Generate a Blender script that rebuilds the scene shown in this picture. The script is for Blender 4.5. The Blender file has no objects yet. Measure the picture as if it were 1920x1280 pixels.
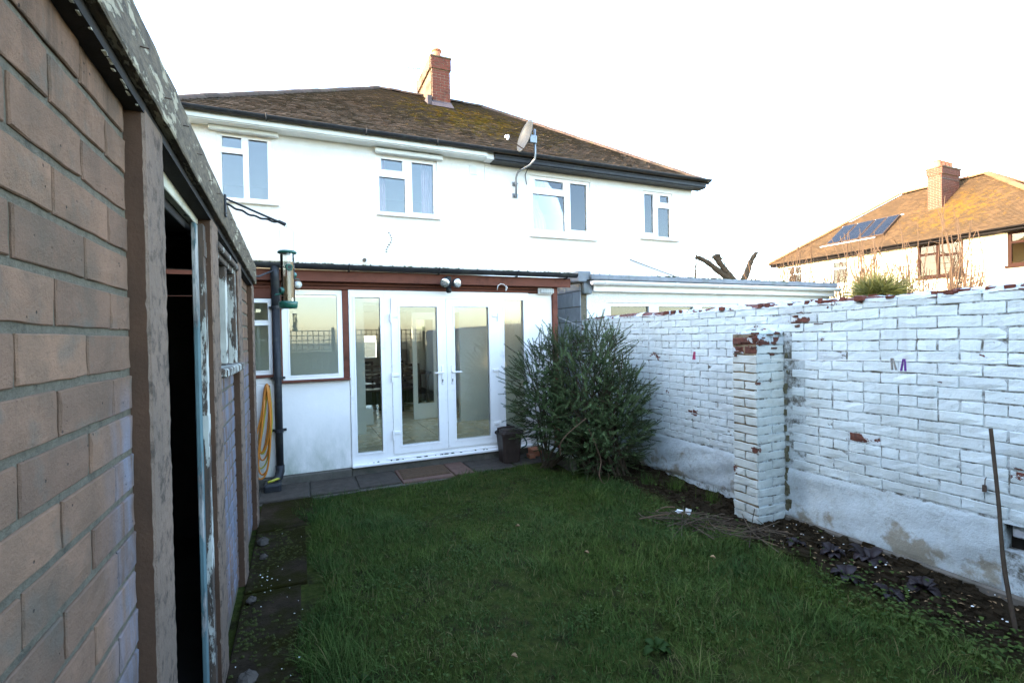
import bpy, math, random
import numpy as np
from mathutils import Vector, Matrix

random.seed(7)
rng = np.random.default_rng(11)
scene = bpy.context.scene
col = scene.collection
R = math.radians

# ------------------------------------------------------------------ camera
cam_data = bpy.data.cameras.new('camera')
cam = bpy.data.objects.new('camera', cam_data)
col.objects.link(cam)
cam_data.sensor_width = 36.0
cam_data.lens = 17.196
cam_data.clip_start = 0.05
cam_data.clip_end = 2000
YAW, PITCH, ROLL = R(23.61), R(-0.5377), R(-1.2077)
_f = Vector((math.sin(YAW) * math.cos(PITCH), math.cos(YAW) * math.cos(PITCH), math.sin(PITCH)))
_r = Vector((math.cos(YAW), -math.sin(YAW), 0))
_u = _r.cross(_f)
_r2 = _r * math.cos(ROLL) + _u * math.sin(ROLL)
_u2 = _u * math.cos(ROLL) - _r * math.sin(ROLL)
cam.matrix_world = Matrix(((_r2.x, _u2.x, -_f.x, 0.0), (_r2.y, _u2.y, -_f.y, 0.0), (_r2.z, _u2.z, -_f.z, 1.6), (0, 0, 0, 1)))
scene.camera = cam

# ------------------------------------------------------------------ sky and sun
SUN_EL, SUN_AZ = 19.0, -2.0        # degrees; the azimuth is counted from -X towards -Y
world = bpy.data.worlds.new('World')
scene.world = world
world.use_nodes = True
wn = world.node_tree.nodes
sky = wn.new('ShaderNodeTexSky')
sky.sky_type = 'NISHITA'
sky.sun_disc = False
sky.sun_elevation = R(SUN_EL)
sky.sun_rotation = R(270.0 - SUN_AZ)
sky.altitude = 20
sky.air_density = 1.0
sky.dust_density = 1.5
sky.ozone_density = 1.0
wn['Background'].inputs['Strength'].default_value = 0.15
world.node_tree.links.new(sky.outputs['Color'], wn['Background'].inputs['Color'])

sun_data = bpy.data.lights.new('sun', 'SUN')
sun_data.energy = 2.0
sun_data.angle = R(0.53)
sun_data.color = (1.0, 0.80, 0.58)
sun = bpy.data.objects.new('sun', sun_data)
col.objects.link(sun)
S = Vector((-math.cos(R(SUN_EL)) * math.cos(R(SUN_AZ)), -math.cos(R(SUN_EL)) * math.sin(R(SUN_AZ)), math.sin(R(SUN_EL))))
sun.rotation_euler = S.to_track_quat('Z', 'Y').to_euler()
sun.location = S * 60

# ------------------------------------------------------------------ exposure and sampling
scene.view_settings.view_transform = 'Standard'
scene.view_settings.look = 'None'
scene.view_settings.exposure = 3.65
scene.view_settings.gamma = 1.0
scene.view_settings.use_curve_mapping = False
scene.render.engine = 'CYCLES'
cy = scene.cycles
cy.use_denoising = True
try:
    cy.denoiser = 'OPENIMAGEDENOISE'
except Exception:
    pass
cy.max_bounces = 9
cy.diffuse_bounces = 5
cy.glossy_bounces = 4
cy.transmission_bounces = 6
cy.transparent_max_bounces = 16
cy.caustics_reflective = False
cy.caustics_refractive = False
cy.sample_clamp_indirect = 8.0

# ------------------------------------------------------------------ materials
class NT:
    """A small wrapper for writing node trees."""
    def __init__(self, name):
        self.m = bpy.data.materials.new(name)
        self.m.use_nodes = True
        self.t = self.m.node_tree
        self.n = self.t.nodes
        self.p = self.n['Principled BSDF']
        self._pos = None

    def link(self, a, b):
        self.t.links.new(a, b)

    def pos(self):
        if self._pos is None:
            self._pos = self.n.new('ShaderNodeNewGeometry').outputs['Position']
        return self._pos

    def scaled(self, v, s=(1, 1, 1), o=(0, 0, 0)):
        k = self.n.new('ShaderNodeMapping')
        k.inputs['Scale'].default_value = s
        k.inputs['Location'].default_value = o
        self.link(v, k.inputs['Vector'])
        return k.outputs[0]

    def noise(self, scale=5, detail=6, rough=0.6, vec=None, stretch=None, off=(0, 0, 0), dist=0.0):
        k = self.n.new('ShaderNodeTexNoise')
        k.inputs['Scale'].default_value = scale
        k.inputs['Detail'].default_value = detail
        k.inputs['Roughness'].default_value = rough
        k.inputs['Distortion'].default_value = dist
        v = vec or self.pos()
        if stretch or off != (0, 0, 0):
            v = self.scaled(v, stretch or (1, 1, 1), off)
        self.link(v, k.inputs['Vector'])
        return k.outputs[0]

    def voronoi(self, scale=5, feature='F1', vec=None, stretch=None):
        k = self.n.new('ShaderNodeTexVoronoi')
        k.feature = feature
        k.inputs['Scale'].default_value = scale
        v = vec or self.pos()
        if stretch:
            v = self.scaled(v, stretch)
        self.link(v, k.inputs['Vector'])
        return k.outputs['Distance']

    def ramp(self, fac, a, b, lo=0.0, hi=1.0):
        k = self.n.new('ShaderNodeMapRange')
        k.inputs['From Min'].default_value = a
        k.inputs['From Max'].default_value = b
        k.inputs['To Min'].default_value = lo
        k.inputs['To Max'].default_value = hi
        self.link(fac, k.inputs['Value'])
        return k.outputs[0]

    def math(self, op, a, b=None):
        k = self.n.new('ShaderNodeMath')
        k.operation = op
        for i, x in enumerate((a, b)):
            if x is None:
                continue
            if hasattr(x, 'is_output'):
                self.link(x, k.inputs[i])
            else:
                k.inputs[i].default_value = x
        return k.outputs[0]

    def mix(self, fac, a, b, mode='MIX'):
        k = self.n.new('ShaderNodeMix')
        k.data_type = 'RGBA'
        k.blend_type = mode
        ins = [i for i in k.inputs if i.type == 'RGBA']
        if hasattr(fac, 'is_output'):
            self.link(fac, k.inputs[0])
        else:
            k.inputs[0].default_value = fac
        for x, i in ((a, ins[0]), (b, ins[1])):
            if hasattr(x, 'is_output'):
                self.link(x, i)
            else:
                i.default_value = (*x, 1.0)
        return [o for o in k.outputs if o.type == 'RGBA'][0]

    def axis(self, i):
        k = self.n.new('ShaderNodeSeparateXYZ')
        self.link(self.pos(), k.inputs[0])
        return k.outputs[i]

    def rand(self):
        return self.n.new('ShaderNodeObjectInfo').outputs['Random']

    def attr(self, name):
        k = self.n.new('ShaderNodeAttribute')
        k.attribute_name = name
        return k.outputs

    def bump(self, h, strength=0.3, dist=0.01, normal=None):
        k = self.n.new('ShaderNodeBump')
        k.inputs['Strength'].default_value = strength
        k.inputs['Distance'].default_value = dist
        self.link(h, k.inputs['Height'])
        if normal is not None:
            self.link(normal, k.inputs['Normal'])
        return k.outputs[0]

    def out(self, color=None, rough=None, normal=None, spec=None, metal=None):
        p = self.p
        for x, n in ((color, 'Base Color'), (rough, 'Roughness'), (normal, 'Normal'), (spec, 'Specular IOR Level'), (metal, 'Metallic')):
            if x is None:
                continue
            if hasattr(x, 'is_output'):
                self.link(x, p.inputs[n])
            elif isinstance(x, tuple):
                p.inputs[n].default_value = (*x, 1.0)
            else:
                p.inputs[n].default_value = x
        return self.m


def vary(name, c1, c2, scale=6, rough=0.7, bump=0.2, bscale=60, bdist=0.004, spec=0.2, metal=0.0, stretch=None, rnd=0.0, dirt=None, dirt_scale=2.0, dirt_lo=0.52, dirt_hi=0.75):
    """Two close tones mixed by noise, a tone of its own for each object, and dirt in patches."""
    k = NT(name)
    c = k.mix(k.ramp(k.noise(scale, 8, 0.65, stretch=stretch), 0.3, 0.7), c1, c2)
    if rnd:
        c = k.mix(1.0, c, k.mix(k.rand(), (1 - rnd,) * 3, (1 + rnd,) * 3), 'MULTIPLY')
    if dirt:
        c = k.mix(k.ramp(k.noise(dirt_scale, 8, 0.7, off=(3, 1, 7)), dirt_lo, dirt_hi), c, dirt)
    nrm = k.bump(k.noise(bscale, 6, 0.7, stretch=stretch), bump, bdist) if bump else None
    r = k.ramp(k.noise(scale * 2, 4), 0.2, 0.8, max(0.02, rough - 0.12), min(1, rough + 0.12))
    return k.out(c, r, nrm, spec, metal)


M = {}
M['upvc'] = vary('white_plastic', (0.88, 0.835, 0.79), (0.82, 0.78, 0.74), 3, 0.32, 0.03, 30, spec=0.5, dirt=(0.50, 0.50, 0.47), dirt_scale=5, dirt_lo=0.60, dirt_hi=0.85)
M['brown_timber'] = vary('brown_stained_timber', (0.175, 0.058, 0.036), (0.112, 0.040, 0.026), 9, 0.6, 0.25, 40, spec=0.12, stretch=(0.15, 1, 1), dirt=(0.05, 0.018, 0.010), dirt_scale=3)
M['black_plastic'] = vary('black_plastic', (0.018, 0.018, 0.02), (0.03, 0.03, 0.032), 8, 0.45, 0.05, 60, dirt=(0.06, 0.06, 0.05), dirt_scale=6)
M['concrete'] = vary('grey_concrete', (0.13, 0.112, 0.090), (0.075, 0.066, 0.052), 7, 0.9, 0.5, 50, dirt=(0.05, 0.055, 0.035), dirt_scale=4)
M['dark_lead'] = vary('dark_lead', (0.085, 0.068, 0.070), (0.055, 0.045, 0.048), 6, 0.7, 0.2)
M['lead'] = vary('blue_grey_lead', (0.22, 0.235, 0.25), (0.145, 0.155, 0.165), 5, 0.6, 0.15, 40, dirt=(0.07, 0.085, 0.035), dirt_scale=2.5)
M['block'] = vary('grey_block', (0.36, 0.38, 0.40), (0.26, 0.28, 0.30), 6, 0.95, 0.6, 90, rnd=0.12)
M['steel'] = vary('galvanised_steel', (0.30, 0.32, 0.33), (0.20, 0.21, 0.22), 20, 0.45, 0.05, 60, metal=0.6)
M['dark_metal'] = vary('rusty_iron', (0.06, 0.045, 0.035), (0.10, 0.06, 0.04), 30, 0.7, 0.3, 80, metal=0.3)
M['felt'] = vary('roofing_felt', (0.05, 0.05, 0.052), (0.085, 0.085, 0.08), 5, 0.95, 0.6, 80, dirt=(0.06, 0.065, 0.02), dirt_scale=1.6, dirt_lo=0.45, dirt_hi=0.6)
M['moss'] = vary('moss', (0.045, 0.048, 0.008), (0.022, 0.026, 0.005), 30, 1.0, 0.8, 120, 0.01)
M['interior_wall'] = vary('pale_interior_wall', (0.83, 0.82, 0.755), (0.78, 0.77, 0.70), 2, 0.7, 0.03)
M['interior_tile'] = vary('beige_floor_tile', (0.70, 0.56, 0.36), (0.60, 0.48, 0.30), 2.2, 0.25, 0.03, rnd=0.05, spec=0.5)
M['dark_wood'] = vary('dark_varnished_wood', (0.04, 0.028, 0.02), (0.06, 0.04, 0.03), 9, 0.35, 0.1)
M['curtain_pink'] = vary('pink_curtain', (0.62, 0.40, 0.52), (0.55, 0.34, 0.46), 8, 0.9, 0.1)
M['curtain_white'] = vary('white_net_curtain', (0.78, 0.78, 0.76), (0.70, 0.70, 0.70), 8, 0.9, 0.1)
M['pot'] = vary('terracotta_pot', (0.42, 0.17, 0.09), (0.33, 0.13, 0.075), 12, 0.85, 0.3)
M['chimney_brick'] = vary('chimney_brick', (0.155, 0.046, 0.029), (0.085, 0.032, 0.023), 9, 0.9, 0.5, 70, dirt=(0.028, 0.022, 0.018), dirt_scale=2.2)
M['chimney_mortar'] = vary('chimney_mortar', (0.30, 0.24, 0.17), (0.22, 0.18, 0.14), 12, 0.95, 0.5)
M['cement_render'] = vary('cement_rendered_flank', (0.135, 0.105, 0.066), (0.10, 0.074, 0.044), 6, 0.95, 0.5, dirt=(0.075, 0.032, 0.018), dirt_scale=4, dirt_lo=0.48, dirt_hi=0.6)
M['bark'] = vary('bark', (0.075, 0.052, 0.030), (0.038, 0.027, 0.017), 18, 0.95, 0.8, 60, 0.01)
M['pale_twig'] = vary('pale_twig', (0.125, 0.076, 0.044), (0.080, 0.050, 0.030), 20, 0.9, 0.3)
M['dead_twig'] = vary('dead_twig', (0.095, 0.066, 0.042), (0.050, 0.036, 0.024), 25, 0.9, 0.4)
M['cane'] = vary('dark_cane', (0.028, 0.019, 0.012), (0.055, 0.038, 0.023), 25, 0.8, 0.4)
M['green_plastic'] = vary('green_plastic', (0.010, 0.085, 0.055), (0.008, 0.065, 0.042), 10, 0.35, 0.02, spec=0.5)
M['seed'] = vary('bird_seed', (0.42, 0.28, 0.15), (0.30, 0.19, 0.10), 90, 0.8, 0.8, 200, 0.004)
M['orange_hose'] = vary('orange_hose', (0.55, 0.19, 0.02), (0.45, 0.15, 0.018), 10, 0.4, 0.02, spec=0.5)
M['yellow_hose'] = vary('yellow_green_hose', (0.46, 0.42, 0.04), (0.38, 0.34, 0.03), 10, 0.4, 0.02, spec=0.5)
M['bin_plastic'] = vary('dark_brown_plastic', (0.030, 0.020, 0.016), (0.045, 0.030, 0.024), 10, 0.45, 0.05, dirt=(0.08, 0.07, 0.06), dirt_scale=7)
M['mat'] = vary('coir_doormat', (0.105, 0.062, 0.034), (0.07, 0.042, 0.025), 25, 1.0, 0.9, 300, 0.006)
M['slab_grey'] = vary('grey_paving', (0.070, 0.055, 0.042), (0.042, 0.034, 0.027), 8, 0.85, 0.4, 60, rnd=0.12, dirt=(0.05, 0.05, 0.04))
M['slab_pink'] = vary('pink_paving', (0.15, 0.085, 0.062), (0.105, 0.060, 0.045), 8, 0.85, 0.4, 60, rnd=0.08, dirt=(0.07, 0.055, 0.045))
M['path'] = vary('old_concrete_path', (0.036, 0.025, 0.015), (0.017, 0.012, 0.007), 9, 0.95, 0.9, 40, 0.02, spec=0.05, dirt=(0.016, 0.014, 0.002), dirt_scale=2.4, dirt_lo=0.42, dirt_hi=0.56)
M['dark_timber_and_gloom'] = vary('black_timber_and_gloom', (0.022, 0.019, 0.017), (0.035, 0.030, 0.026), 12, 0.9, 0.5, 60)  # timber, and a near-black standing in for shade on the garage's inner walls
M['purple_leaf'] = vary('purple_leaf', (0.012, 0.007, 0.009), (0.020, 0.013, 0.012), 30, 0.5, 0.4, rnd=0.15, spec=0.25)
M['lamp_chrome'] = vary('reflector_lamp_face', (0.75, 0.75, 0.74), (0.55, 0.55, 0.54), 40, 0.15, 0.1, metal=0.85)
M['lamp_white'] = vary('opal_lamp_cover', (0.66, 0.66, 0.62), (0.55, 0.55, 0.50), 30, 0.3, 0.1, spec=0.6)
M['grey_dish'] = vary('grey_dish_paint', (0.032, 0.036, 0.038), (0.027, 0.030, 0.032), 6, 0.5, 0.05)
M['white_paint'] = vary('white_gloss_paint', (0.78, 0.78, 0.74), (0.70, 0.70, 0.66), 5, 0.5, 0.1, 30)
M['solar'] = vary('dark_blue_collector', (0.006, 0.007, 0.010), (0.010, 0.012, 0.016), 3, 0.25, 0.0, spec=0.12)
M['far_frame'] = vary('dark_stained_frame', (0.030, 0.012, 0.007), (0.022, 0.009, 0.006), 9, 0.7, 0.1, spec=0.08)
M['black_paint'] = vary('black_paint', (0.008, 0.007, 0.007), (0.014, 0.012, 0.012), 9, 0.7, 0.1, spec=0.05)
M['peg_purple'] = vary('purple_plastic', (0.13, 0.03, 0.22), (0.10, 0.025, 0.17), 10, 0.4, 0.0)
M['peg_pink'] = vary('pink_plastic', (0.42, 0.05, 0.13), (0.36, 0.045, 0.11), 10, 0.4, 0.0)
M['peg_wood'] = vary('grey_peg_wood', (0.25, 0.23, 0.20), (0.19, 0.17, 0.15), 20, 0.9, 0.1)
M['fence'] = vary('brown_fence_boards', (0.16, 0.10, 0.06), (0.11, 0.07, 0.045), 9, 0.9, 0.4, rnd=0.15)
M['dry_leaf'] = vary('dry_leaf', (0.28, 0.19, 0.10), (0.20, 0.12, 0.06), 20, 0.8, 0.1, rnd=0.2)
M['flake'] = vary('white_flake', (0.72, 0.72, 0.70), (0.6, 0.6, 0.58), 20, 0.8, 0.1)

# soil
k = NT('dark_soil')
c = k.mix(k.ramp(k.noise(9, 10, 0.7), 0.35, 0.65), (0.014, 0.010, 0.005), (0.032, 0.022, 0.012))
mossy = k.math('MULTIPLY', k.ramp(k.noise(4.5, 8, 0.7), 0.34, 0.50), k.ramp(k.axis(0), 3.22, 3.02))
c = k.mix(mossy, c, k.mix(k.ramp(k.noise(22, 6, 0.7), 0.35, 0.65), (0.020, 0.030, 0.005), (0.050, 0.055, 0.012)))
M['soil'] = k.out(c, 0.95, k.bump(k.noise(30, 10, 0.75), 0.9, 0.03), 0.05)

# far ground
M['ground'] = vary('garden_ground', (0.055, 0.060, 0.028), (0.075, 0.062, 0.040), 0.4, 0.95, 0.5, 10, 0.05)

# grass
k = NT('grass_blades')
a = k.attr('tone')
c = k.mix(a['Fac'], (0.020, 0.042, 0.007), (0.086, 0.112, 0.026))
c = k.mix(k.ramp(k.noise(1.3, 6, 0.6), 0.42, 0.68), c, k.mix(a['Fac'], (0.015, 0.038, 0.010), (0.056, 0.092, 0.030)))
d = k.attr('dry')
c = k.mix(d['Fac'], c, (0.135, 0.105, 0.045))
k.p.inputs['Subsurface Weight'].default_value = 0.0
M['grass'] = k.out(c, 0.8, None, 0.03)

# rosemary needles
k = NT('rosemary_needles')
a = k.attr('tone')
c = k.mix(a['Fac'], (0.016, 0.034, 0.009), (0.115, 0.160, 0.062))
M['needles'] = k.out(c, 0.65, None, 0.15)
k = NT('hedge_leaves')
a = k.attr('tone')
M['hedge'] = k.out(k.mix(a['Fac'], (0.02, 0.04, 0.012), (0.06, 0.09, 0.03)), 0.6, None, 0.3)
k = NT('spiky_leaves')
a = k.attr('tone')
M['yucca'] = k.out(k.mix(a['Fac'], (0.045, 0.055, 0.012), (0.150, 0.150, 0.042)), 0.5, None, 0.3)
k = NT('weed_leaves')
a = k.attr('tone')
M['weed'] = k.out(k.mix(a['Fac'], (0.016, 0.032, 0.005), (0.050, 0.070, 0.014)), 0.7, None, 0.1)

# glass of a double pane: clear, with the mirror image of the sky on it
def glass(name, tint, ior):
    k = NT(name)
    k.n.remove(k.p)
    tr = k.n.new('ShaderNodeBsdfTransparent'); tr.inputs[0].default_value = (*tint, 1)
    gl = k.n.new('ShaderNodeBsdfGlossy'); gl.inputs['Roughness'].default_value = 0.008
    fr = k.n.new('ShaderNodeFresnel'); fr.inputs['IOR'].default_value = ior
    nb = k.bump(k.noise(1.6, 2, 0.5), 0.02, 0.02)
    k.link(nb, gl.inputs['Normal'])
    mx = k.n.new('ShaderNodeMixShader')
    k.link(fr.outputs[0], mx.inputs[0]); k.link(tr.outputs[0], mx.inputs[1]); k.link(gl.outputs[0], mx.inputs[2])
    k.link(mx.outputs[0], k.n['Material Output'].inputs[0])
    return k.m
M['glass'] = glass('window_glass', (0.95, 0.98, 0.955), 1.85)
M['far_glass'] = glass('thin_window_glass', (0.9, 0.93, 0.92), 1.35)
M['clear_plastic'] = glass('clear_tube_plastic', (0.90, 0.89, 0.86), 1.5)

# painted render of the houses
k = NT('white_rendered_wall')
c = k.mix(k.ramp(k.noise(2.5, 8, 0.6), 0.3, 0.7), (0.80, 0.78, 0.745), (0.72, 0.70, 0.66))
c = k.mix(k.ramp(k.noise(7, 8, 0.7, stretch=(1, 1, 0.35), off=(5, 2, 1)), 0.66, 0.85), c, (0.46, 0.40, 0.33))
h = k.math('ADD', k.noise(28, 8, 0.7), k.math('MULTIPLY', k.voronoi(45), 0.7))
M['house_render'] = k.out(c, 0.9, k.bump(h, 0.5, 0.012), 0.25)

# smooth painted render low on the extension: splashed and algae-stained towards the plinth
k = NT('smooth_white_render')
z = k.axis(2)
c = k.mix(k.ramp(k.noise(3, 7, 0.6), 0.3, 0.7), (0.86, 0.80, 0.74), (0.79, 0.74, 0.69))
st = k.math('MULTIPLY', k.ramp(z, 0.75, 0.12), k.ramp(k.noise(3.5, 9, 0.7, stretch=(1, 1, 0.4)), 0.38, 0.66))
c = k.mix(k.math('MULTIPLY', st, 0.85), c, (0.30, 0.33, 0.24))
sp = k.ramp(k.noise(26, 6, 0.7), 0.70, 0.78)
c = k.mix(k.math('MULTIPLY', sp, 0.4), c, (0.3, 0.32, 0.3))
M['smooth_render'] = k.out(c, 0.75, k.bump(k.noise(18, 8, 0.6), 0.25, 0.008), 0.3)

# old white masonry paint on the garden wall, flaked back to red brick in spots
def wall_paint(name, base1, base2, flake_lo, bump=0.65, grime=0.32):
    k = NT(name)
    c = k.mix(k.ramp(k.noise(5, 9, 0.65), 0.28, 0.72), base1, base2)
    c = k.mix(1.0, c, k.mix(k.rand(), (0.93, 0.93, 0.94), (1.04, 1.04, 1.04)), 'MULTIPLY')
    g = k.ramp(k.noise(2.1, 10, 0.72, off=(2, 8, 3)), 0.50, 0.78)
    c = k.mix(k.math('MULTIPLY', g, grime), c, (0.34, 0.33, 0.26))
    low = k.math('MULTIPLY', k.ramp(k.axis(2), 1.30, 0.30), k.ramp(k.noise(3.3, 9, 0.7, off=(9, 4, 1)), 0.34, 0.62))
    c = k.mix(k.math('MULTIPLY', low, 0.75), c, (0.265, 0.28, 0.25))
    run = k.ramp(k.noise(9, 7, 0.65, stretch=(1, 1, 0.10), off=(4, 4, 0)), 0.54, 0.74)
    c = k.mix(k.math('MULTIPLY', run, 0.40), c, (0.31, 0.315, 0.27))
    fine = k.ramp(k.noise(22, 9, 0.75), 0.60, 0.72)
    c = k.mix(k.math('MULTIPLY', fine, 0.22), c, (0.36, 0.37, 0.34))
    fl = k.math('ADD', k.noise(5.5, 5, 0.5, stretch=(1, 0.8, 1.3), off=(1, 3, 2)), k.math('MULTIPLY', k.noise(26, 8, 0.65), 0.24))
    bare = k.ramp(fl, flake_lo, flake_lo + 0.012)
    red = k.mix(k.ramp(k.noise(30, 6), 0.3, 0.7), (0.145, 0.045, 0.027), (0.055, 0.022, 0.015))
    c = k.mix(bare, c, red)
    h = k.math('ADD', k.noise(16, 10, 0.7), k.math('MULTIPLY', k.noise(70, 6, 0.7), 0.4))
    n = k.bump(h, bump, 0.012)
    n = k.bump(bare, 0.6, -0.004, n)
    return k.out(c, k.ramp(k.noise(12, 6), 0.3, 0.7, 0.55, 0.85), n, 0.35)
M['painted_brick'] = wall_paint('painted_brick', (0.615, 0.685, 0.68), (0.505, 0.57, 0.565), 0.803)
M['pillar_brick'] = wall_paint('painted_pillar_brick', (0.54, 0.565, 0.525), (0.41, 0.435, 0.395), 0.79, grime=0.9)
M['bare_brick'] = wall_paint('flaked_brick', (0.52, 0.57, 0.58), (0.42, 0.47, 0.48), 0.625)
k = NT('painted_mortar')
c = k.mix(k.ramp(k.noise(11, 9, 0.75), 0.40, 0.55), (0.105, 0.100, 0.080), (0.45, 0.50, 0.50))
M['pier_mortar'] = vary('dirty_pier_mortar', (0.30, 0.24, 0.16), (0.10, 0.072, 0.045), 14, 0.95, 0.9, 60, 0.01)
M['painted_mortar'] = k.out(c, 0.9, k.bump(k.noise(45, 9, 0.7), 0.8, 0.012), 0.2)

k = NT('algae_stain')
c = k.mix(k.ramp(k.noise(14, 8, 0.7), 0.3, 0.7), (0.05, 0.045, 0.022), (0.16, 0.15, 0.10))
M['rubble'] = vary('crumbled_red_brick', (0.115, 0.040, 0.026), (0.060, 0.028, 0.020), 18, 0.95, 0.9, 60, 0.01, dirt=(0.16, 0.15, 0.12), dirt_scale=22, dirt_lo=0.52, dirt_hi=0.62)
M['stain'] = k.out(c, 0.95, k.bump(k.noise(50, 8, 0.7), 0.8, 0.01), 0.05)
k = NT('flaking_white_plaster')
c = k.mix(k.ramp(k.noise(4, 9, 0.65), 0.3, 0.7), (0.455, 0.505, 0.505), (0.36, 0.40, 0.40))
ex = k.math('ADD', k.noise(4.2, 9, 0.65, off=(4, 1, 5)), k.ramp(k.axis(2), 0.35, 0.02, 0.0, 0.14))
c = k.mix(k.ramp(ex, 0.61, 0.70), c, (0.235, 0.215, 0.165))
c = k.mix(k.math('MULTIPLY', k.ramp(k.noise(10, 9, 0.75), 0.50, 0.70), 0.6), c, (0.25, 0.255, 0.215))
M['plaster'] = k.out(c, 0.9, k.bump(k.math('ADD', k.noise(7, 9, 0.6), k.math('MULTIPLY', k.noise(50, 8, 0.7), 0.4)), 0.8, 0.02), 0.25)

# moulded concrete bricks of the garage
k = NT('pinkish_concrete_brick')
c = k.mix(k.ramp(k.noise(7, 8, 0.6), 0.3, 0.7), (0.218, 0.126, 0.082), (0.142, 0.090, 0.061))
c = k.mix(1.0, c, k.mix(k.rand(), (0.74, 0.76, 0.78), (1.18, 1.15, 1.10)), 'MULTIPLY')
c = k.mix(k.math('MULTIPLY', k.ramp(k.noise(4.5, 6, 0.6, off=(2, 5, 9)), 0.54, 0.72), 0.75), c, (0.092, 0.072, 0.052))
c = k.mix(k.math('MULTIPLY', k.ramp(k.noise(6.5, 5, 0.6, off=(7, 1, 4)), 0.56, 0.70), 0.75), c, (0.112, 0.100, 0.078))
pit = k.ramp(k.voronoi(34), 0.11, 0.07)
pit = k.math('MULTIPLY', pit, k.ramp(k.noise(11, 3), 0.50, 0.56))
c = k.mix(pit, c, (0.04, 0.032, 0.028))
y = k.axis(1); z = k.axis(2)
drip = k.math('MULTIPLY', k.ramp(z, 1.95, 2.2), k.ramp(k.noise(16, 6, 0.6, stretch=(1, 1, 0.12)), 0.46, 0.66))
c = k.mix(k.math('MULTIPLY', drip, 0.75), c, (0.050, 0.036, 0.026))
fs_n = k.ramp(k.noise(75, 5, 0.7), 0.50, 0.66)
c = k.mix(k.math('MULTIPLY', fs_n, 0.30), c, (0.085, 0.060, 0.042))
wash = k.math('MULTIPLY', k.ramp(y, 1.30, 1.52), k.ramp(z, 1.52, 1.35))
wash = k.math('MULTIPLY', wash, k.ramp(k.noise(9, 7, 0.6, stretch=(1, 1.6, 0.25)), 0.36, 0.60))
c = k.mix(k.math('MULTIPLY', wash, 0.8), c, (0.17, 0.185, 0.225))
hh = k.math('SUBTRACT', k.noise(40, 8, 0.7), k.math('MULTIPLY', pit, 1.5))
hh = k.math('ADD', hh, k.math('MULTIPLY', k.noise(160, 5, 0.75), 0.5))
M['garage_brick'] = k.out(c, 0.95, k.bump(hh, 0.75, 0.006), 0.08)
M['garage_mortar'] = vary('pale_sandy_mortar', (0.175, 0.148, 0.104), (0.105, 0.088, 0.062), 40, 0.95, 1.0, 160, 0.010, dirt=(0.07, 0.062, 0.045), dirt_scale=14, dirt_lo=0.55, dirt_hi=0.7)
M['post_brown'] = vary('brown_painted_concrete', (0.088, 0.046, 0.026), (0.060, 0.034, 0.021), 6, 0.8, 0.35, 60, 0.006, dirt=(0.20, 0.15, 0.12), dirt_scale=22, dirt_lo=0.66, dirt_hi=0.74)
M['post_worn'] = vary('worn_concrete', (0.215, 0.140, 0.096), (0.125, 0.092, 0.068), 5, 0.95, 0.9, 90, 0.01, stretch=(1, 1, 0.4), dirt=(0.070, 0.050, 0.036), dirt_scale=16, dirt_lo=0.50, dirt_hi=0.62)

def flaking(name, paint, wood, stretch, scale=9, lo=0.50, dark=(0.045, 0.042, 0.036)):
    k = NT(name)
    w = k.mix(k.ramp(k.noise(scale * 2.2, 8, 0.7, stretch=stretch), 0.32, 0.68), wood, dark)
    f = k.ramp(k.math('ADD', k.math('MULTIPLY', k.noise(scale, 8, 0.7, stretch=stretch), 0.65), k.math('MULTIPLY', k.noise(2.4, 4, 0.6, off=(6, 2, 2)), 0.35)), lo, lo + 0.02)
    pc = k.mix(k.ramp(k.noise(5, 6), 0.35, 0.7), paint, tuple(v * 0.72 for v in paint))
    c = k.mix(f, w, pc)
    n = k.bump(k.noise(scale * 5, 8, 0.7, stretch=stretch), 0.6, 0.006)
    n = k.bump(f, 0.8, 0.004, n)
    return k.out(c, 0.85, n, 0.25)
M['fascia_flaked'] = flaking('flaking_fascia_board', (0.34, 0.285, 0.19), (0.150, 0.110, 0.066), (1, 0.30, 1), 24, 0.535, (0.040, 0.030, 0.019))
M['frame_flaked'] = flaking('flaking_white_frame', (0.50, 0.48, 0.41), (0.11, 0.070, 0.046), (1, 1, 0.22), 16, 0.505)
M['teal_flaked'] = flaking('flaking_teal_frame', (0.105, 0.165, 0.165), (0.42, 0.40, 0.36), (1, 1, 0.15), 10, 0.47)
M['cream_board'] = flaking('cream_painted_board', (0.55, 0.51, 0.40), (0.20, 0.17, 0.13), (1, 0.3, 1), 8, 0.42)

def roof_tiles(name, c1, c2, moss, spot, spot_r, lo, k_dirt):
    k = NT(name)
    a = k.attr('tone')
    c = k.mix(a['Fac'], c1, c2)
    c = k.mix(k.math('MULTIPLY', k.ramp(k.noise(1.1, 8, 0.65), 0.40, 0.66), 0.7), c, k_dirt)
    sub = k.n.new('ShaderNodeVectorMath'); sub.operation = 'DISTANCE'
    k.link(k.pos(), sub.inputs[0]); sub.inputs[1].default_value = spot
    near = k.ramp(sub.outputs['Value'], spot_r, 0.4, 0.0, 0.20)
    ms = k.ramp(k.math('ADD', k.noise(5.0, 9, 0.75), near), lo, lo + 0.10)
    mc = k.mix(k.ramp(k.noise(9, 5), 0.4, 0.65), moss, (moss[0] * 1.5, moss[1] * 1.05, moss[2] * 0.6))
    c = k.mix(ms, c, mc)
    n = k.bump(k.math('ADD', k.noise(60, 6, 0.7), k.math('MULTIPLY', ms, 2.0)), 0.4, 0.01)
    return k.out(c, 0.92, n, 0.2)
M['roof_main'] = roof_tiles('weathered_brown_tiles', (0.058, 0.041, 0.027), (0.088, 0.057, 0.037), (0.100, 0.076, 0.013), (4.1, 11.6, 7.0), 3.4, 0.62, (0.058, 0.044, 0.028))
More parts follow.
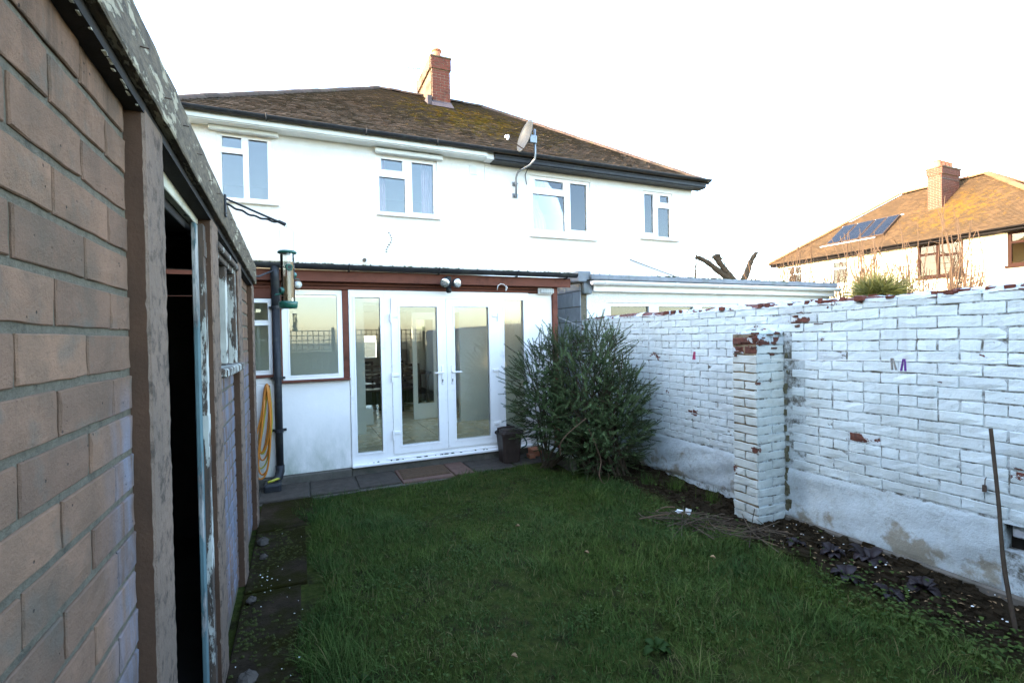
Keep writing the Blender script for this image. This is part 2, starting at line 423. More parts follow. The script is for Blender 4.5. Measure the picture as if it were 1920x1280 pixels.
M['roof_far'] = roof_tiles('orange_brown_tiles', (0.060, 0.036, 0.017), (0.105, 0.062, 0.028), (0.110, 0.070, 0.010), (25.6, 11.4, 6.5), 3.0, 0.63, (0.050, 0.032, 0.016))
M['ridge_main'] = vary('weathered_ridge_tile', (0.095, 0.060, 0.045), (0.060, 0.045, 0.038), 8, 0.95, 0.5, 50, rnd=0.2, dirt=(0.085, 0.08, 0.04), dirt_scale=6)
M['ridge_far'] = vary('orange_ridge_tile', (0.16, 0.080, 0.038), (0.12, 0.06, 0.03), 8, 0.95, 0.5, 50, rnd=0.2)

# ------------------------------------------------------------------ mesh helpers
class MB:
    """Collects geometry for one mesh object."""
    def __init__(self):
        self.v, self.f, self.mi, self.tone = [], [], [], []

    def add(self, verts, faces, m=0):
        o = len(self.v)
        self.v.extend([tuple(p) for p in verts])
        for f in faces:
            self.f.append(tuple(i + o for i in f))
            self.mi.append(m)
        return self

    def box(self, x0, x1, y0, y1, z0, z1, m=0, jit=0.0, b=0.0):
        if b > 0:
            return self.bbox(x0, x1, y0, y1, z0, z1, b, m)
        p = [(x0, y0, z0), (x1, y0, z0), (x1, y1, z0), (x0, y1, z0), (x0, y0, z1), (x1, y0, z1), (x1, y1, z1), (x0, y1, z1)]
        if jit:
            p = [(a + random.uniform(-jit, jit), bb + random.uniform(-jit, jit), c + random.uniform(-jit, jit)) for a, bb, c in p]
        return self.add(p, [(0, 3, 2, 1), (4, 5, 6, 7), (0, 1, 5, 4), (1, 2, 6, 5), (2, 3, 7, 6), (3, 0, 4, 7)], m)

    def bbox(self, x0, x1, y0, y1, z0, z1, b, m=0):
        """A box with chamfered edges."""
        b = min(b, (x1 - x0) * 0.45, (y1 - y0) * 0.45, (z1 - z0) * 0.45)
        X, Y, Z = (x0, x1), (y0, y1), (z0, z1)
        vs, idx = [], {}
        for i in (0, 1):
            for j in (0, 1):
                for k in (0, 1):
                    for ax in range(3):
                        q = [X[i] + (b if i == 0 else -b), Y[j] + (b if j == 0 else -b), Z[k] + (b if k == 0 else -b)]
                        q[ax] = (X[i], Y[j], Z[k])[ax]
                        idx[(i, j, k, ax)] = len(vs)
                        vs.append(tuple(q))
        I = lambda i, j, k, a: idx[(i, j, k, a)]
        fs = []
        for s in (0, 1):
            q = [I(s, 0, 0, 0), I(s, 1, 0, 0), I(s, 1, 1, 0), I(s, 0, 1, 0)]; fs.append(q if s else q[::-1])
            q = [I(0, s, 0, 1), I(0, s, 1, 1), I(1, s, 1, 1), I(1, s, 0, 1)]; fs.append(q if s else q[::-1])
            q = [I(0, 0, s, 2), I(1, 0, s, 2), I(1, 1, s, 2), I(0, 1, s, 2)]; fs.append(q if s else q[::-1])
        for i in (0, 1):
            for j in (0, 1):
                fs.append([I(i, j, 0, 0), I(i, j, 1, 0), I(i, j, 1, 1), I(i, j, 0, 1)] if i == j else [I(i, j, 0, 1), I(i, j, 1, 1), I(i, j, 1, 0), I(i, j, 0, 0)])
                fs.append([I(i, 0, j, 0), I(i, 0, j, 2), I(i, 1, j, 2), I(i, 1, j, 0)] if i != j else [I(i, 1, j, 0), I(i, 1, j, 2), I(i, 0, j, 2), I(i, 0, j, 0)])
                fs.append([I(0, i, j, 1), I(0, i, j, 2), I(1, i, j, 2), I(1, i, j, 1)] if i == j else [I(1, i, j, 1), I(1, i, j, 2), I(0, i, j, 2), I(0, i, j, 1)])
        for i in (0, 1):
            for j in (0, 1):
                for k in (0, 1):
                    t = [I(i, j, k, 0), I(i, j, k, 1), I(i, j, k, 2)]
                    fs.append(t if (i + j + k) % 2 else t[::-1])
        return self.add(vs, fs, m)

    def quad(self, a, b, c, d, m=0):
        return self.add([a, b, c, d], [(0, 1, 2, 3)], m)

    def tube(self, pts, r, n=8, m=0, cap=True):
        """A round tube through the points; r is one radius or one for each point."""
        pts = [Vector(p) for p in pts]
        rs = r if isinstance(r, (list, tuple)) else [r] * len(pts)
        rings = []
        up = None
        for i, p in enumerate(pts):
            t = (pts[min(i + 1, len(pts) - 1)] - pts[max(i - 1, 0)])
            if t.length < 1e-9:
                t = Vector((0, 0, 1))
            t.normalize()
            if up is None:
                up = Vector((0, 0, 1)) if abs(t.z) < 0.9 else Vector((1, 0, 0))
            a = t.cross(up)
            if a.length < 1e-6:
                a = t.cross(Vector((0, 1, 0)))
            a.normalize()
            up = a.cross(t).normalized()
            rings.append([p + (a * math.cos(2 * math.pi * j / n) + up * math.sin(2 * math.pi * j / n)) * rs[i] for j in range(n)])
        v = [q for ring in rings for q in ring]
        f = []
        for i in range(len(rings) - 1):
            for j in range(n):
                f.append((i * n + j, i * n + (j + 1) % n, (i + 1) * n + (j + 1) % n, (i + 1) * n + j))
        if cap:
            f.append(tuple(range(n - 1, -1, -1)))
            f.append(tuple(range((len(rings) - 1) * n, len(rings) * n)))
        return self.add(v, f, m)

    def lathe(self, cx, cy, prof, n=20, m=0):
        """A turned shape: prof is a list of (radius, z)."""
        v, f = [], []
        for r, z in prof:
            for j in range(n):
                a = 2 * math.pi * j / n
                v.append((cx + r * math.cos(a), cy + r * math.sin(a), z))
        for i in range(len(prof) - 1):
            for j in range(n):
                f.append((i * n + j, i * n + (j + 1) % n, (i + 1) * n + (j + 1) % n, (i + 1) * n + j))
        f.append(tuple(range(n - 1, -1, -1)))
        f.append(tuple(range((len(prof) - 1) * n, len(prof) * n)))
        return self.add(v, f, m)

    def mesh(self, name, mats, smooth=False):
        me = bpy.data.meshes.new(name)
        me.from_pydata(self.v, [], self.f)
        for mm in (mats if isinstance(mats, (list, tuple)) else [mats]):
            me.materials.append(mm)
        if any(self.mi):
            me.polygons.foreach_set('material_index', self.mi)
        if smooth:
            me.polygons.foreach_set('use_smooth', [True] * len(me.polygons))
        me.update()
        return me

    def build(self, name, mats, parent=None, smooth=False, loc=None):
        return link(name, self.mesh(name, mats, smooth), parent, loc)


def link(name, me, parent=None, loc=None, rot=None):
    o = bpy.data.objects.new(name, me)
    col.objects.link(o)
    if parent is not None:
        o.parent = parent
        if loc is None:                      # geometry is given in world coordinates
            o.location = -Vector(parent.get('base', (0, 0, 0)))
    if loc is not None:
        o.location = Vector(loc) - (Vector(parent.get('base', (0, 0, 0))) if parent is not None else Vector((0, 0, 0)))
    if rot is not None:
        o.rotation_euler = rot
    return o


def tag(o, label, cat, group=None):
    o['label'] = label
    o['category'] = cat
    if group:
        o['group'] = group
    return o


def thing(name, label, cat, base, group=None):
    o = bpy.data.objects.new(name, None)
    col.objects.link(o)
    o.empty_display_size = 0.1
    o.location = base
    o['base'] = tuple(base)
    return tag(o, label, cat, group)


def sub(part, name, mb, mats, smooth=False):
    """A sub-part whose geometry is in world coordinates, under a part whose geometry is too."""
    o = bpy.data.objects.new(name, mb.mesh(name, mats, smooth))
    col.objects.link(o)
    o.parent = part
    return o


def structure(o):
    o['kind'] = 'structure'
    return o


def stuff(o, label=None, cat=None):
    o['kind'] = 'stuff'
    if label:
        o['label'] = label
    if cat:
        o['category'] = cat
    return o


def tone_attr(me, name, per_vertex):
    a = me.attributes.new(name, 'FLOAT', 'POINT')
    a.data.foreach_set('value', np.asarray(per_vertex, dtype=np.float32))


def holes_wall(mb, x0, x1, z0, z1, y0, y1, holes, m=0, back=True):
    """A wall from y0 (front) to y1 (back) with rectangular openings, reveals included."""
    xs = sorted({x0, x1, *[h[0] for h in holes], *[h[1] for h in holes]})
    zs = sorted({z0, z1, *[h[2] for h in holes], *[h[3] for h in holes]})
    xs = [x for x in xs if x0 <= x <= x1]
    zs = [z for z in zs if z0 <= z <= z1]
    inside = lambda x, z: any(h[0] < x < h[1] and h[2] < z < h[3] for h in holes)
    for i in range(len(xs) - 1):
        for j in range(len(zs) - 1):
            a, b, c, d = xs[i], xs[i + 1], zs[j], zs[j + 1]
            if inside((a + b) / 2, (c + d) / 2):
                continue
            mb.quad((a, y0, c), (b, y0, c), (b, y0, d), (a, y0, d), m)
            if back:
                mb.quad((b, y1, c), (a, y1, c), (a, y1, d), (b, y1, d), m)
    for a, b, c, d in holes:
        if c > z0:
            mb.quad((a, y0, c), (a, y1, c), (b, y1, c), (b, y0, c), m)
        if d < z1:
            mb.quad((a, y1, d), (a, y0, d), (b, y0, d), (b, y1, d), m)
        if a > x0:
            mb.quad((a, y0, c), (a, y0, d), (a, y1, d), (a, y1, c), m)
        if b < x1:
            mb.quad((b, y0, d), (b, y0, c), (b, y1, c), (b, y1, d), m)
    mb.quad((x0, y0, z0), (x0, y0, z1), (x0, y1, z1), (x0, y1, z0), m)
    mb.quad((x1, y0, z1), (x1, y0, z0), (x1, y1, z0), (x1, y1, z1), m)
    mb.quad((x0, y0, z1), (x1, y0, z1), (x1, y1, z1), (x0, y1, z1), m)
    mb.quad((x0, y1, z0), (x1, y1, z0), (x1, y0, z0), (x0, y0, z0), m)
    return mb


def frame_mesh(mb, outer, panes, y0, y1, bead=0.012, m=0):
    """A window frame with a raised bead around each pane."""
    holes_wall(mb, outer[0], outer[1], outer[2], outer[3], y0, y1, panes, m)
    for a, b, c, d in panes:
        t = bead
        for (p, q, r, s) in ((a - t, b + t, c - t, c), (a - t, b + t, d, d + t), (a - t, a, c, d), (b, b + t, c, d)):
            mb.box(p, q, y0 - 0.006, y0 + 0.002, r, s, m)
    return mb

# ================================================================== SETTING
g = MB()
g.quad((-400, -400, -0.06), (400, -400, -0.06), (400, 400, -0.06), (-400, 400, -0.06))
structure(g.build('ground', M['ground']))

# the garden soil, uneven, from the garage to the wall
def height(x, y):
    return (0.012 * math.sin(1.7 * x + 0.6 * y) + 0.010 * math.sin(2.9 * y - 1.3 * x + 1) + 0.008 * math.sin(5.1 * x + 4.3 * y)
            + (0.035 * max(0.0, min(1.0, (x - 3.1) / 0.35)) * (0.6 + 0.4 * math.sin(3 * y)))
            - 0.012 * max(0.0, min(1.0, (0.25 - x) / 0.3)))
g = MB()
NX, NY = 90, 150
gx = np.linspace(-0.5, 3.95, NX); gy = np.linspace(-3.6, 6.15, NY)
vs = [(x, y, height(x, y) + random.uniform(-0.004, 0.004) + (random.uniform(-0.012, 0.018) if x > 3.15 else 0) - 0.014) for y in gy for x in gx]
fs = [(j * NX + i, j * NX + i + 1, (j + 1) * NX + i + 1, (j + 1) * NX + i) for j in range(NY - 1) for i in range(NX - 1)]
g.add(vs, fs)
structure(g.build('garden_soil', M['soil'], smooth=True))

# old mossy concrete strip beside the garage, broken into bays
pth = structure(MB().box(-0.36, 0.10, 4.62, 5.42, -0.06, 0.006, b=0.006).build('path', M['path']))
for (a, b, x1, z) in ((3.55, 4.60, 0.02, 0.002), (2.45, 3.53, -0.02, -0.003), (0.9, 2.43, 0.0, -0.004)):
    MB().box(-0.355, x1, a, b, -0.06, z, b=0.006).build('path_slab', M['path'], pth)

# paving along the back of the house
slabs = structure(MB().box(-0.42, 3.0, 5.44, 6.03, -0.07, -0.012).build('pavement', M['concrete']))
for x0, x1, y0, y1, mm in ((-0.40, 0.07, 5.46, 6.02, 'slab_grey'), (0.085, 0.56, 5.47, 6.02, 'slab_grey'), (0.575, 1.02, 5.50, 6.02, 'slab_grey'), (1.035, 1.63, 5.47, 6.02, 'slab_pink'),
                           (1.645, 1.88, 5.48, 6.02, 'slab_pink'), (1.90, 2.42, 5.49, 6.02, 'slab_grey'), (2.435, 2.95, 5.52, 6.02, 'slab_grey')):
    mb = MB().box(x0, x1, y0, y1, -0.05, 0.012 + random.uniform(-0.004, 0.006), b=0.007)
    mb.build('paving_slab', M[mm], slabs)

# ------------------------------------------------------------------ roof helpers
def gutter(mb, x0, x1, y, z, r, n=10):
    """Half-round gutter along x, open upwards, with a little thickness."""
    prof = []
    for i in range(n + 1):
        a = math.pi + math.pi * i / n
        prof.append((y + r * math.cos(a), z + r * math.sin(a)))
    for i in range(n, -1, -1):
        a = math.pi + math.pi * i / n
        prof.append((y + (r - 0.006) * math.cos(a), z + (r - 0.006) * math.sin(a)))
    v = [(x, p[0], p[1]) for x in (x0, x1) for p in prof]
    k = len(prof)
    f = [(i, (i + 1) % k, k + (i + 1) % k, k + i) for i in range(k)]
    mb.add(v, f)
    for x, s in ((x0, 1), (x1, -1)):
        mb.add([(x, y + r * math.cos(math.pi + math.pi * i / n), z + r * math.sin(math.pi + math.pi * i / n)) for i in range(n + 1)], [tuple(range(n + 1))])
    return mb


def in_poly(p, poly):
    s = False
    j = len(poly) - 1
    for i in range(len(poly)):
        if (poly[i][1] > p[1]) != (poly[j][1] > p[1]) and p[0] < (poly[j][0] - poly[i][0]) * (p[1] - poly[i][1]) / (poly[j][1] - poly[i][1]) + poly[i][0]:
            s = not s
        j = i
    return s


def tile_slope(mb, tone, o, u, v, poly, w=0.168, gauge=0.108, t=0.016, clip=(-1e9, 1e9)):
    """Plain tiles over one roof slope: o origin, u along the eaves, v up the slope, poly in (u, v) metres."""
    o, u, v = Vector(o), Vector(u), Vector(v)
    n = u.cross(v).normalized()
    umin, umax = min(p[0] for p in poly), max(p[0] for p in poly)
    vmax = max(p[1] for p in poly)
    row = 0
    vv = 0.0
    while vv < vmax:
        off = (row % 2) * w * 0.5
        uu = umin - off
        while uu < umax:
            ua, ub = max(uu + 0.003, clip[0]), min(uu + w - 0.003, clip[1])
            if ub - ua > 0.015 and in_poly(((ua + ub) / 2, vv + gauge * 0.55), poly):
                lift = random.gauss(0, 0.0016)
                skew = random.gauss(0, 0.0012)
                a = o + u * ua + v * (vv + skew) + n * (t * 1.6 + lift)
                b = o + u * ub + v * (vv - skew) + n * (t * 1.6 + lift + random.gauss(0, 0.002))
                c = o + u * ub + v * (vv + gauge * 1.15) + n * 0.004
                d = o + u * ua + v * (vv + gauge * 1.15) + n * 0.004
                a2, b2 = a - n * t, b - n * t
                c2, d2 = c - n * 0.004, d - n * 0.004
                mb.add([a, b, c, d, a2, b2, c2, d2], [(0, 1, 2, 3), (4, 5, 1, 0), (5, 6, 2, 1), (7, 4, 0, 3)])
                tv = random.random() ** 1.3
                tone.extend([tv] * 8)
            uu += w
        vv += gauge
        row += 1


def ridge_mesh(name, mat, L=0.31, r=0.115):
    mb = MB()
    n = 8
    pr = [(r * math.cos(math.pi * i / n), r * math.sin(math.pi * i / n) * 0.8) for i in range(n + 1)]
    pi = [((r - 0.014) * math.cos(math.pi * i / n), (r - 0.014) * math.sin(math.pi * i / n) * 0.8) for i in range(n, -1, -1)]
    pf = pr + pi
    k = len(pf)
    v = [(x, p[0], p[1]) for x in (-L / 2, L / 2) for p in pf]
    mb.add(v, [(i, (i + 1) % k, k + (i + 1) % k, k + i) for i in range(k)] + [tuple(range(k - 1, -1, -1)), tuple(range(k, 2 * k))])
    return mb.mesh(name, mat)


def ridge_run(parent, me, a, b, L=0.31):
    a, b = Vector(a), Vector(b)
    n = max(1, int((b - a).length / L) + 1)
    d = (b - a).normalized()
    side = Vector((0, 0, 1)).cross(d).normalized()
    up = d.cross(side)
    for i in range(n):
        p = a + (b - a) * ((i + 0.5) / n)
        m = Matrix((d, side, up)).transposed().to_4x4()
        o = bpy.data.objects.new('ridge_tile', me)
        col.objects.link(o)
        o.parent = parent
        o.matrix_basis = Matrix.Translation(p + up * random.uniform(-0.006, 0.006)) @ m @ Matrix.Rotation(random.gauss(0, 0.015), 4, 'Z')


def brick_face(mb, o, u, w, z0, z1, n, bl=0.215, bh=0.065, j=0.010, d=0.006):
    """Small brick faces standing proud of a wall plane; o foot corner, u direction, n outward normal."""
    o, u, n = Vector(o), Vector(u), Vector(n)
    z = z0
    row = 0
    up = Vector((0, 0, 1))
    while z + bh * 0.5 < z1:
        h = min(bh, z1 - z)
        x = -(bl + j) / 2 * (row % 2)
        while x < w - 0.01:
            a, b = max(0, x), min(w, x + bl)
            if b - a > 0.02:
                dd = d + random.gauss(0, 0.0015)
                p = [o + u * a + up * z, o + u * b + up * z, o + u * b + up * (z + h), o + u * a + up * (z + h)]
                q = [e + n * dd for e in p]
                mb.add(p + q, [(4, 5, 6, 7), (0, 1, 5, 4), (1, 2, 6, 5), (2, 3, 7, 6), (3, 0, 4, 7)])
            x += bl + j
        z += bh + j
        row += 1


def window_part(parent, outer, panes, y0, depth=0.07, mat='upvc', glass_mat='glass', sill=None, name='window', label=None, mat_sill=None):
    mb = frame_mesh(MB(), outer, panes, y0, y0 + depth)
    w = mb.build(name, M[mat], parent)
    if label:
        w['label'] = label
    for a, b, c, d in panes:
        sub(w, 'pane', MB().box(a - 0.005, b + 0.005, y0 + depth * 0.45, y0 + depth * 0.45 + 0.008, c - 0.005, d + 0.005), M[glass_mat])
    if sill:
        sub(w, 'sill', MB().box(*sill, b=0.008), M[mat_sill or mat])
    return w

# ================================================================== THE SEMI-DETACHED PAIR
YH, YE, EZ, YB = 9.40, 9.10, 5.30, 17.40
XA, XB, YE2, PX = -2.20, 9.35, 17.70, 3.575
RUN = (YE2 - YE) / 2
RZ = 8.30
T = (RZ - EZ) / RUN
SL = math.hypot(RUN, RZ - EZ)
cosp, sinp = RUN / SL, (RZ - EZ) / SL
XL, XR = -1.92, 9.10                     # outer wall faces
RA, RB, RY = XA + RUN, XB - RUN, YE + RUN
ridge_me = ridge_mesh('ridge_tile', M['ridge_main'])

W1 = dict(o=(-1.165, -0.345, 3.99, 5.12), p=[(-1.09, -0.805, 4.878, 5.06), (-1.10, -0.785, 4.04, 4.785), (-0.70, -0.41, 4.05, 5.055)], s=(-1.20, -0.245, YH - 0.07, YH + 0.02, 3.945, 3.985))
W2 = dict(o=(1.405, 2.575, 3.965, 5.075), p=[(1.51, 1.905, 4.806, 5.008), (1.465, 1.948, 4.015, 4.668), (2.085, 2.505, 4.04, 5.008)], s=(1.385, 2.62, YH - 0.06, YH + 0.02, 3.925, 3.96))
W3 = dict(o=(4.60, 6.11, 3.83, 5.045), p=[(4.73, 5.43, 4.806, 4.972), (4.675, 5.462, 3.90, 4.665), (5.605, 6.03, 3.945, 4.975)], s=(4.56, 6.26, YH - 0.07, YH + 0.02, 3.72, 3.80))
W4 = dict(o=(7.575, 8.475, 3.895, 5.01), p=[(7.64, 7.91, 4.02, 4.945), (8.11, 8.385, 4.78, 4.945), (8.04, 8.41, 3.95, 4.648)], s=(7.44, 8.62, YH - 0.09, YH + 0.02, 3.845, 3.885))
BACKWIN = (1.75, 2.45, 1.0, 1.75)

def house_walls(h, x0, x1, wins, front_open, back_open):
    holes_wall(MB(), x0, x1, -0.05, 5.25, YH, YH + 0.24, [w['o'] for w in wins] + front_open).build('wall', M['house_render'], h)
    holes_wall(MB(), x0, x1, -0.05, 5.25, YB - 0.24, YB, back_open).build('wall', M['house_render'], h)
    mb = MB()
    xs = x0 if x0 < 0 else x1 - 0.24
    mb.box(xs, xs + 0.24, YH + 0.24, YB - 0.24, -0.05, 5.25)
    mb.build('flank_wall', M['house_render'], h)
    mb = MB()
    mb.box(x0 + 0.245, x1 - 0.245, YH + 0.245, YB - 0.245, 2.55, 2.68)
    mb.box(x0 + 0.245, x1 - 0.245, YH + 0.245, YB - 0.245, 5.13, 5.20)
    mb.box(x0 + 0.245, x1 - 0.245, 12.6, 12.7, 2.68, 5.13)
    mb.build('floors_and_ceilings', M['interior_wall'], h)

house_a = thing('semi_detached_house', 'white rendered house with white fascia and pink curtained upstairs window behind brown trimmed extension', 'house', (0.8, YH, 0))
house_b = thing('semi_detached_house', 'white rendered house half with black fascia and satellite dish, behind painted garden wall', 'house', (6.3, YH, 0))
house_walls(house_a, XL, PX - 0.003, (W1, W2), [(0.25, 2.95, 0.10, 2.25)], [BACKWIN])
house_walls(house_b, PX + 0.003, XR, (W3, W4), [], [])
MB().box(PX - 0.10, PX + 0.002, YH + 0.245, YB - 0.245, -0.05, 5.12).build('party_wall', M['interior_wall'], house_a)

for h, ws in ((house_a, (W1, W2)), (house_b, (W3, W4))):
    for w in ws:
        o = window_part(h, w['o'], w['p'], YH + 0.035, sill=w['s'])

def roof_of(h, left):
    deck, mb, tone = MB(), MB(), []
    x_lo, x_hi = (XA, PX) if left else (PX, XB)
    r_lo, r_hi = (RA, PX) if left else (PX, RB)
    for (yy, s) in ((YE, 1), (YE2, -1)):
        e = EZ - 0.004
        deck.quad((x_lo, yy, e), (x_hi, yy, e), (r_hi, RY, RZ - 0.004), (r_lo, RY, RZ - 0.004))
    if left:
        deck.add([(XA, YE, EZ), (XA, YE2, EZ), (RA, RY, RZ)], [(0, 2, 1)])
    else:
        deck.add([(XB, YE, EZ), (XB, YE2, EZ), (RB, RY, RZ)], [(0, 1, 2)])
    tile_slope(mb, tone, (0, YE - 0.04, EZ - 0.028), (1, 0, 0), (0, cosp, sinp), [(x_lo, 0), (x_hi, 0), (r_hi, SL), (r_lo, SL)], clip=((-1e9, PX) if left else (PX, 1e9)))
    if left:
        tile_slope(mb, tone, (XA - 0.04, 0, EZ - 0.028), (0, -1, 0), (cosp, 0, sinp), [(-YE2, 0), (-YE, 0), (-RY, SL)])
    else:
        tile_slope(mb, tone, (XB + 0.04, 0, EZ - 0.028), (0, 1, 0), (-cosp, 0, sinp), [(YE, 0), (YE2, 0), (RY, SL)])
    r = deck.build('roof', M['felt'], h)
    t = sub(r, 'roof_tiles', mb, M['roof_main'])
    tone_attr(t.data, 'tone', tone)
    t['kind'] = 'stuff'
    up = -0.035
    if left:
        ridge_run(r, ridge_me, (RA, RY, RZ + up), (PX, RY, RZ + up))
        ridge_run(r, ridge_me, (XA, YE, EZ + up), (RA, RY, RZ + up))
        ridge_run(r, ridge_me, (XA, YE2, EZ + up), (RA, RY, RZ + up))
    else:
        ridge_run(r, ridge_me, (PX, RY, RZ + up), (RB, RY, RZ + up))
        ridge_run(r, ridge_me, (RB, RY, RZ + up), (XB, YE, EZ + up))
        ridge_run(r, ridge_me, (RB, RY, RZ + up), (XB, YE2, EZ + up))
    return r
roof_a = roof_of(house_a, True)
roof_b = roof_of(house_b, False)

# eaves: white boards on one half, black on the other
mb = MB().box(XA + 0.03, PX - 0.04, YE + 0.015, YE + 0.04, 5.20, 5.33, b=0.004)
mb.build('fascia', M['white_paint'], house_a)
MB().box(XA + 0.03, PX - 0.04, YE + 0.041, YH - 0.002, 5.185, 5.215).build('soffit', M['white_paint'], house_a)
gutter(MB(), XA, PX - 0.01, YE - 0.045, 5.345, 0.058).build('gutter', M['black_plastic'], house_a, smooth=False)
mb = MB().box(PX + 0.12, XB - 0.06, YE + 0.015, YE + 0.04, 5.17, 5.33, b=0.004)
mb.box(PX + 0.12, XB - 0.06, YE + 0.0, YE + 0.012, 5.235, 5.245)
mb.build('fascia', M['black_plastic'], house_b)
MB().box(PX + 0.12, XB - 0.06, YE + 0.041, YH - 0.002, 5.15, 5.18).build('soffit', M['black_plastic'], house_b)
gutter(MB(), PX - 0.005, XB + 0.02, YE - 0.045, 5.345, 0.058).build('gutter', M['black_plastic'], house_b)
mb = MB()
for x in (-0.4, 1.2, 2.5):
    mb.tube([(x, YE - 0.11, 5.36), (x, YE - 0.1, 5.29), (x, YE - 0.02, 5.27)], 0.012, 6)
mb.build('gutter_brackets', M['black_plastic'], house_a)

MB().box(PX - 0.039, PX + 0.119, YE + 0.055, YH - 0.003, 5.17, 5.32).build('eaves_infill', M['house_render'], house_b)
# boxed blind cases above the two windows of the white-trimmed half
for a, b, z in ((-1.27, -0.23, 5.155), (1.385, 2.68, 5.125)):
    MB().box(a, b, YH - 0.10, YH - 0.003, z - 0.045, z + 0.035, b=0.012).build('blind_case', M['white_paint'], house_a)
mb = MB().box(3.25, 3.40, YH - 0.012, YH - 0.002, 4.90, 5.09)
for i in range(5):
    mb.box(3.262 + i * 0.027, 3.274 + i * 0.027, YH - 0.02, YH - 0.012, 4.91, 5.08)
mb.build('air_vent', M['white_paint'], house_a)
mb = MB()
for i in range(9):
    t = i / 8
    x, z = 1.60 + 0.05 * math.sin(5 * t), 3.60 - 0.36 * t
    mb.box(x, x + 0.028, YH - 0.008, YH - 0.002, z, z + 0.02, jit=0.006)
mb.build('flaked_patch', M['concrete'], house_a)
MB().tube([(1.157, YH - 0.05, 3.075), (1.157, YH + 0.02, 3.075)], 0.035, 12).build('overflow_pipe', M['concrete'], house_a)

# chimney between the two halves, with its mast aerial
ch = MB()
CX0, CX1, CY0, CY1 = 3.35, 3.83, 12.50, 14.15
ch.box(CX0, CX1, CY0, CY1, 7.2, 8.93)
chim = ch.build('chimney', M['chimney_mortar'], house_a)
mb = MB()
brick_face(mb, (CX0, CY0, 0), (1, 0, 0), CX1 - CX0, 7.45, 8.62, (0, -1, 0))
brick_face(mb, (CX1, CY0, 0), (0, 1, 0), CY1 - CY0, 7.45, 8.62, (1, 0, 0))
brick_face(mb, (CX0 - 0.03, CY0 - 0.03, 0), (1, 0, 0), CX1 - CX0 + 0.06, 8.64, 8.92, (0, -1, 0))
brick_face(mb, (CX1 + 0.03, CY0, 0), (0, 1, 0), CY1 - CY0, 8.64, 8.92, (1, 0, 0))
s = sub(chim, 'brickwork', mb, M['chimney_brick']); s['kind'] = 'stuff'
sub(chim, 'rendered_flank', MB().box(CX0 - 0.03, CX0 - 0.002, CY0 + 0.02, CY1, 7.5, 8.6, b=0.008), M['cement_render'])
mb = MB().box(CX0 - 0.028, CX1 + 0.028, CY0 - 0.028, CY1 + 0.028, 8.635, 8.925)
sub(chim, 'brick_collar', mb, M['chimney_mortar'])
sub(chim, 'rendered_collar', MB().box(CX0 - 0.06, CX0 - 0.03, CY0, CY1, 8.64, 8.92, b=0.006), M['cement_render'])
mb = MB().box(CX0 - 0.05, CX1 + 0.05, CY0 - 0.05, CY1 + 0.05, 8.927, 8.975, b=0.012)
mb.add([(CX0 - 0.03, CY0 - 0.03, 8.975), (CX1 + 0.03, CY0 - 0.03, 8.975), (CX1 + 0.03, CY1, 8.975), (CX0 - 0.03, CY1, 8.975), (3.45, 12.65, 9.06), (3.73, 12.65, 9.06), (3.73, 14.0, 9.06), (3.45, 14.0, 9.06)],
       [(0, 1, 5, 4), (1, 2, 6, 5), (2, 3, 7, 6), (3, 0, 4, 7), (4, 5, 6, 7)])
sub(chim, 'cement_cap', mb, M['cement_render'])
for yy in (12.82, 13.8):
    sub(chim, 'chimney_pot', MB().lathe(3.575, yy, [(0.125, 8.98), (0.115, 9.05), (0.11, 9.24), (0.135, 9.26), (0.135, 9.30), (0.10, 9.30), (0.095, 9.1)], 16), M['pot'])
mb = MB()
mb.add([(CX0 - 0.06, CY0 - 0.16, 7.60), (CX1 + 0.06, CY0 - 0.16, 7.60), (CX1 + 0.02, CY0 - 0.01, 7.80), (CX0 - 0.02, CY0 - 0.01, 7.80)], [(0, 1, 2, 3)])
mb.box(CX0 - 0.14, CX0 - 0.028, CY0 - 0.05, 13.3, 7.62, 7.9)
sub(chim, 'lead_flashing', mb, M['dark_lead'])
mb = MB()
mb.tube([(3.28, 13.9, 8.3), (3.28, 13.9, 9.55)], 0.018, 8)
mb.tube([(3.0, 13.9, 9.28), (3.5, 13.9, 9.34)], 0.010, 6)
for i in range(6):
    x = 3.03 + i * 0.08
    mb.tube([(x, 13.82, 9.28 + i * 0.01), (x, 13.98, 9.28 + i * 0.01)], 0.006, 5)
ae = mb.build('television_aerial', M['steel'])
tag(ae, 'small thin rooftop aerial on a mast strapped to the red chimney', 'aerial')

# satellite dish on its cranked pole
dish = thing('satellite_dish', 'grey satellite dish on a bent steel pole above the black fascia', 'satellite dish', (4.25, 9.36, 4.5))
mb = MB().tube([(4.24, 9.33, 4.50), (4.24, 9.31, 4.92), (4.26, 9.25, 5.02), (4.42, 9.02, 5.10), (4.50, 8.94, 5.20), (4.50, 8.92, 5.32), (4.50, 8.92, 5.80)], 0.022, 8)
mb.build('pole', M['steel'], dish, smooth=True)
for z in (4.56, 4.80):
    mb = MB().box(4.18, 4.30, YH - 0.02, YH - 0.002, z - 0.045, z + 0.045, b=0.006).box(4.215, 4.265, YH - 0.085, YH - 0.02, z - 0.03, z + 0.03)
    for s in (-1, 1):
        mb.tube([(4.24 + s * 0.045, YH - 0.09, z), (4.24 + s * 0.045, YH - 0.01, z)], 0.007, 6)
    mb.build('bracket', M['steel'], dish)
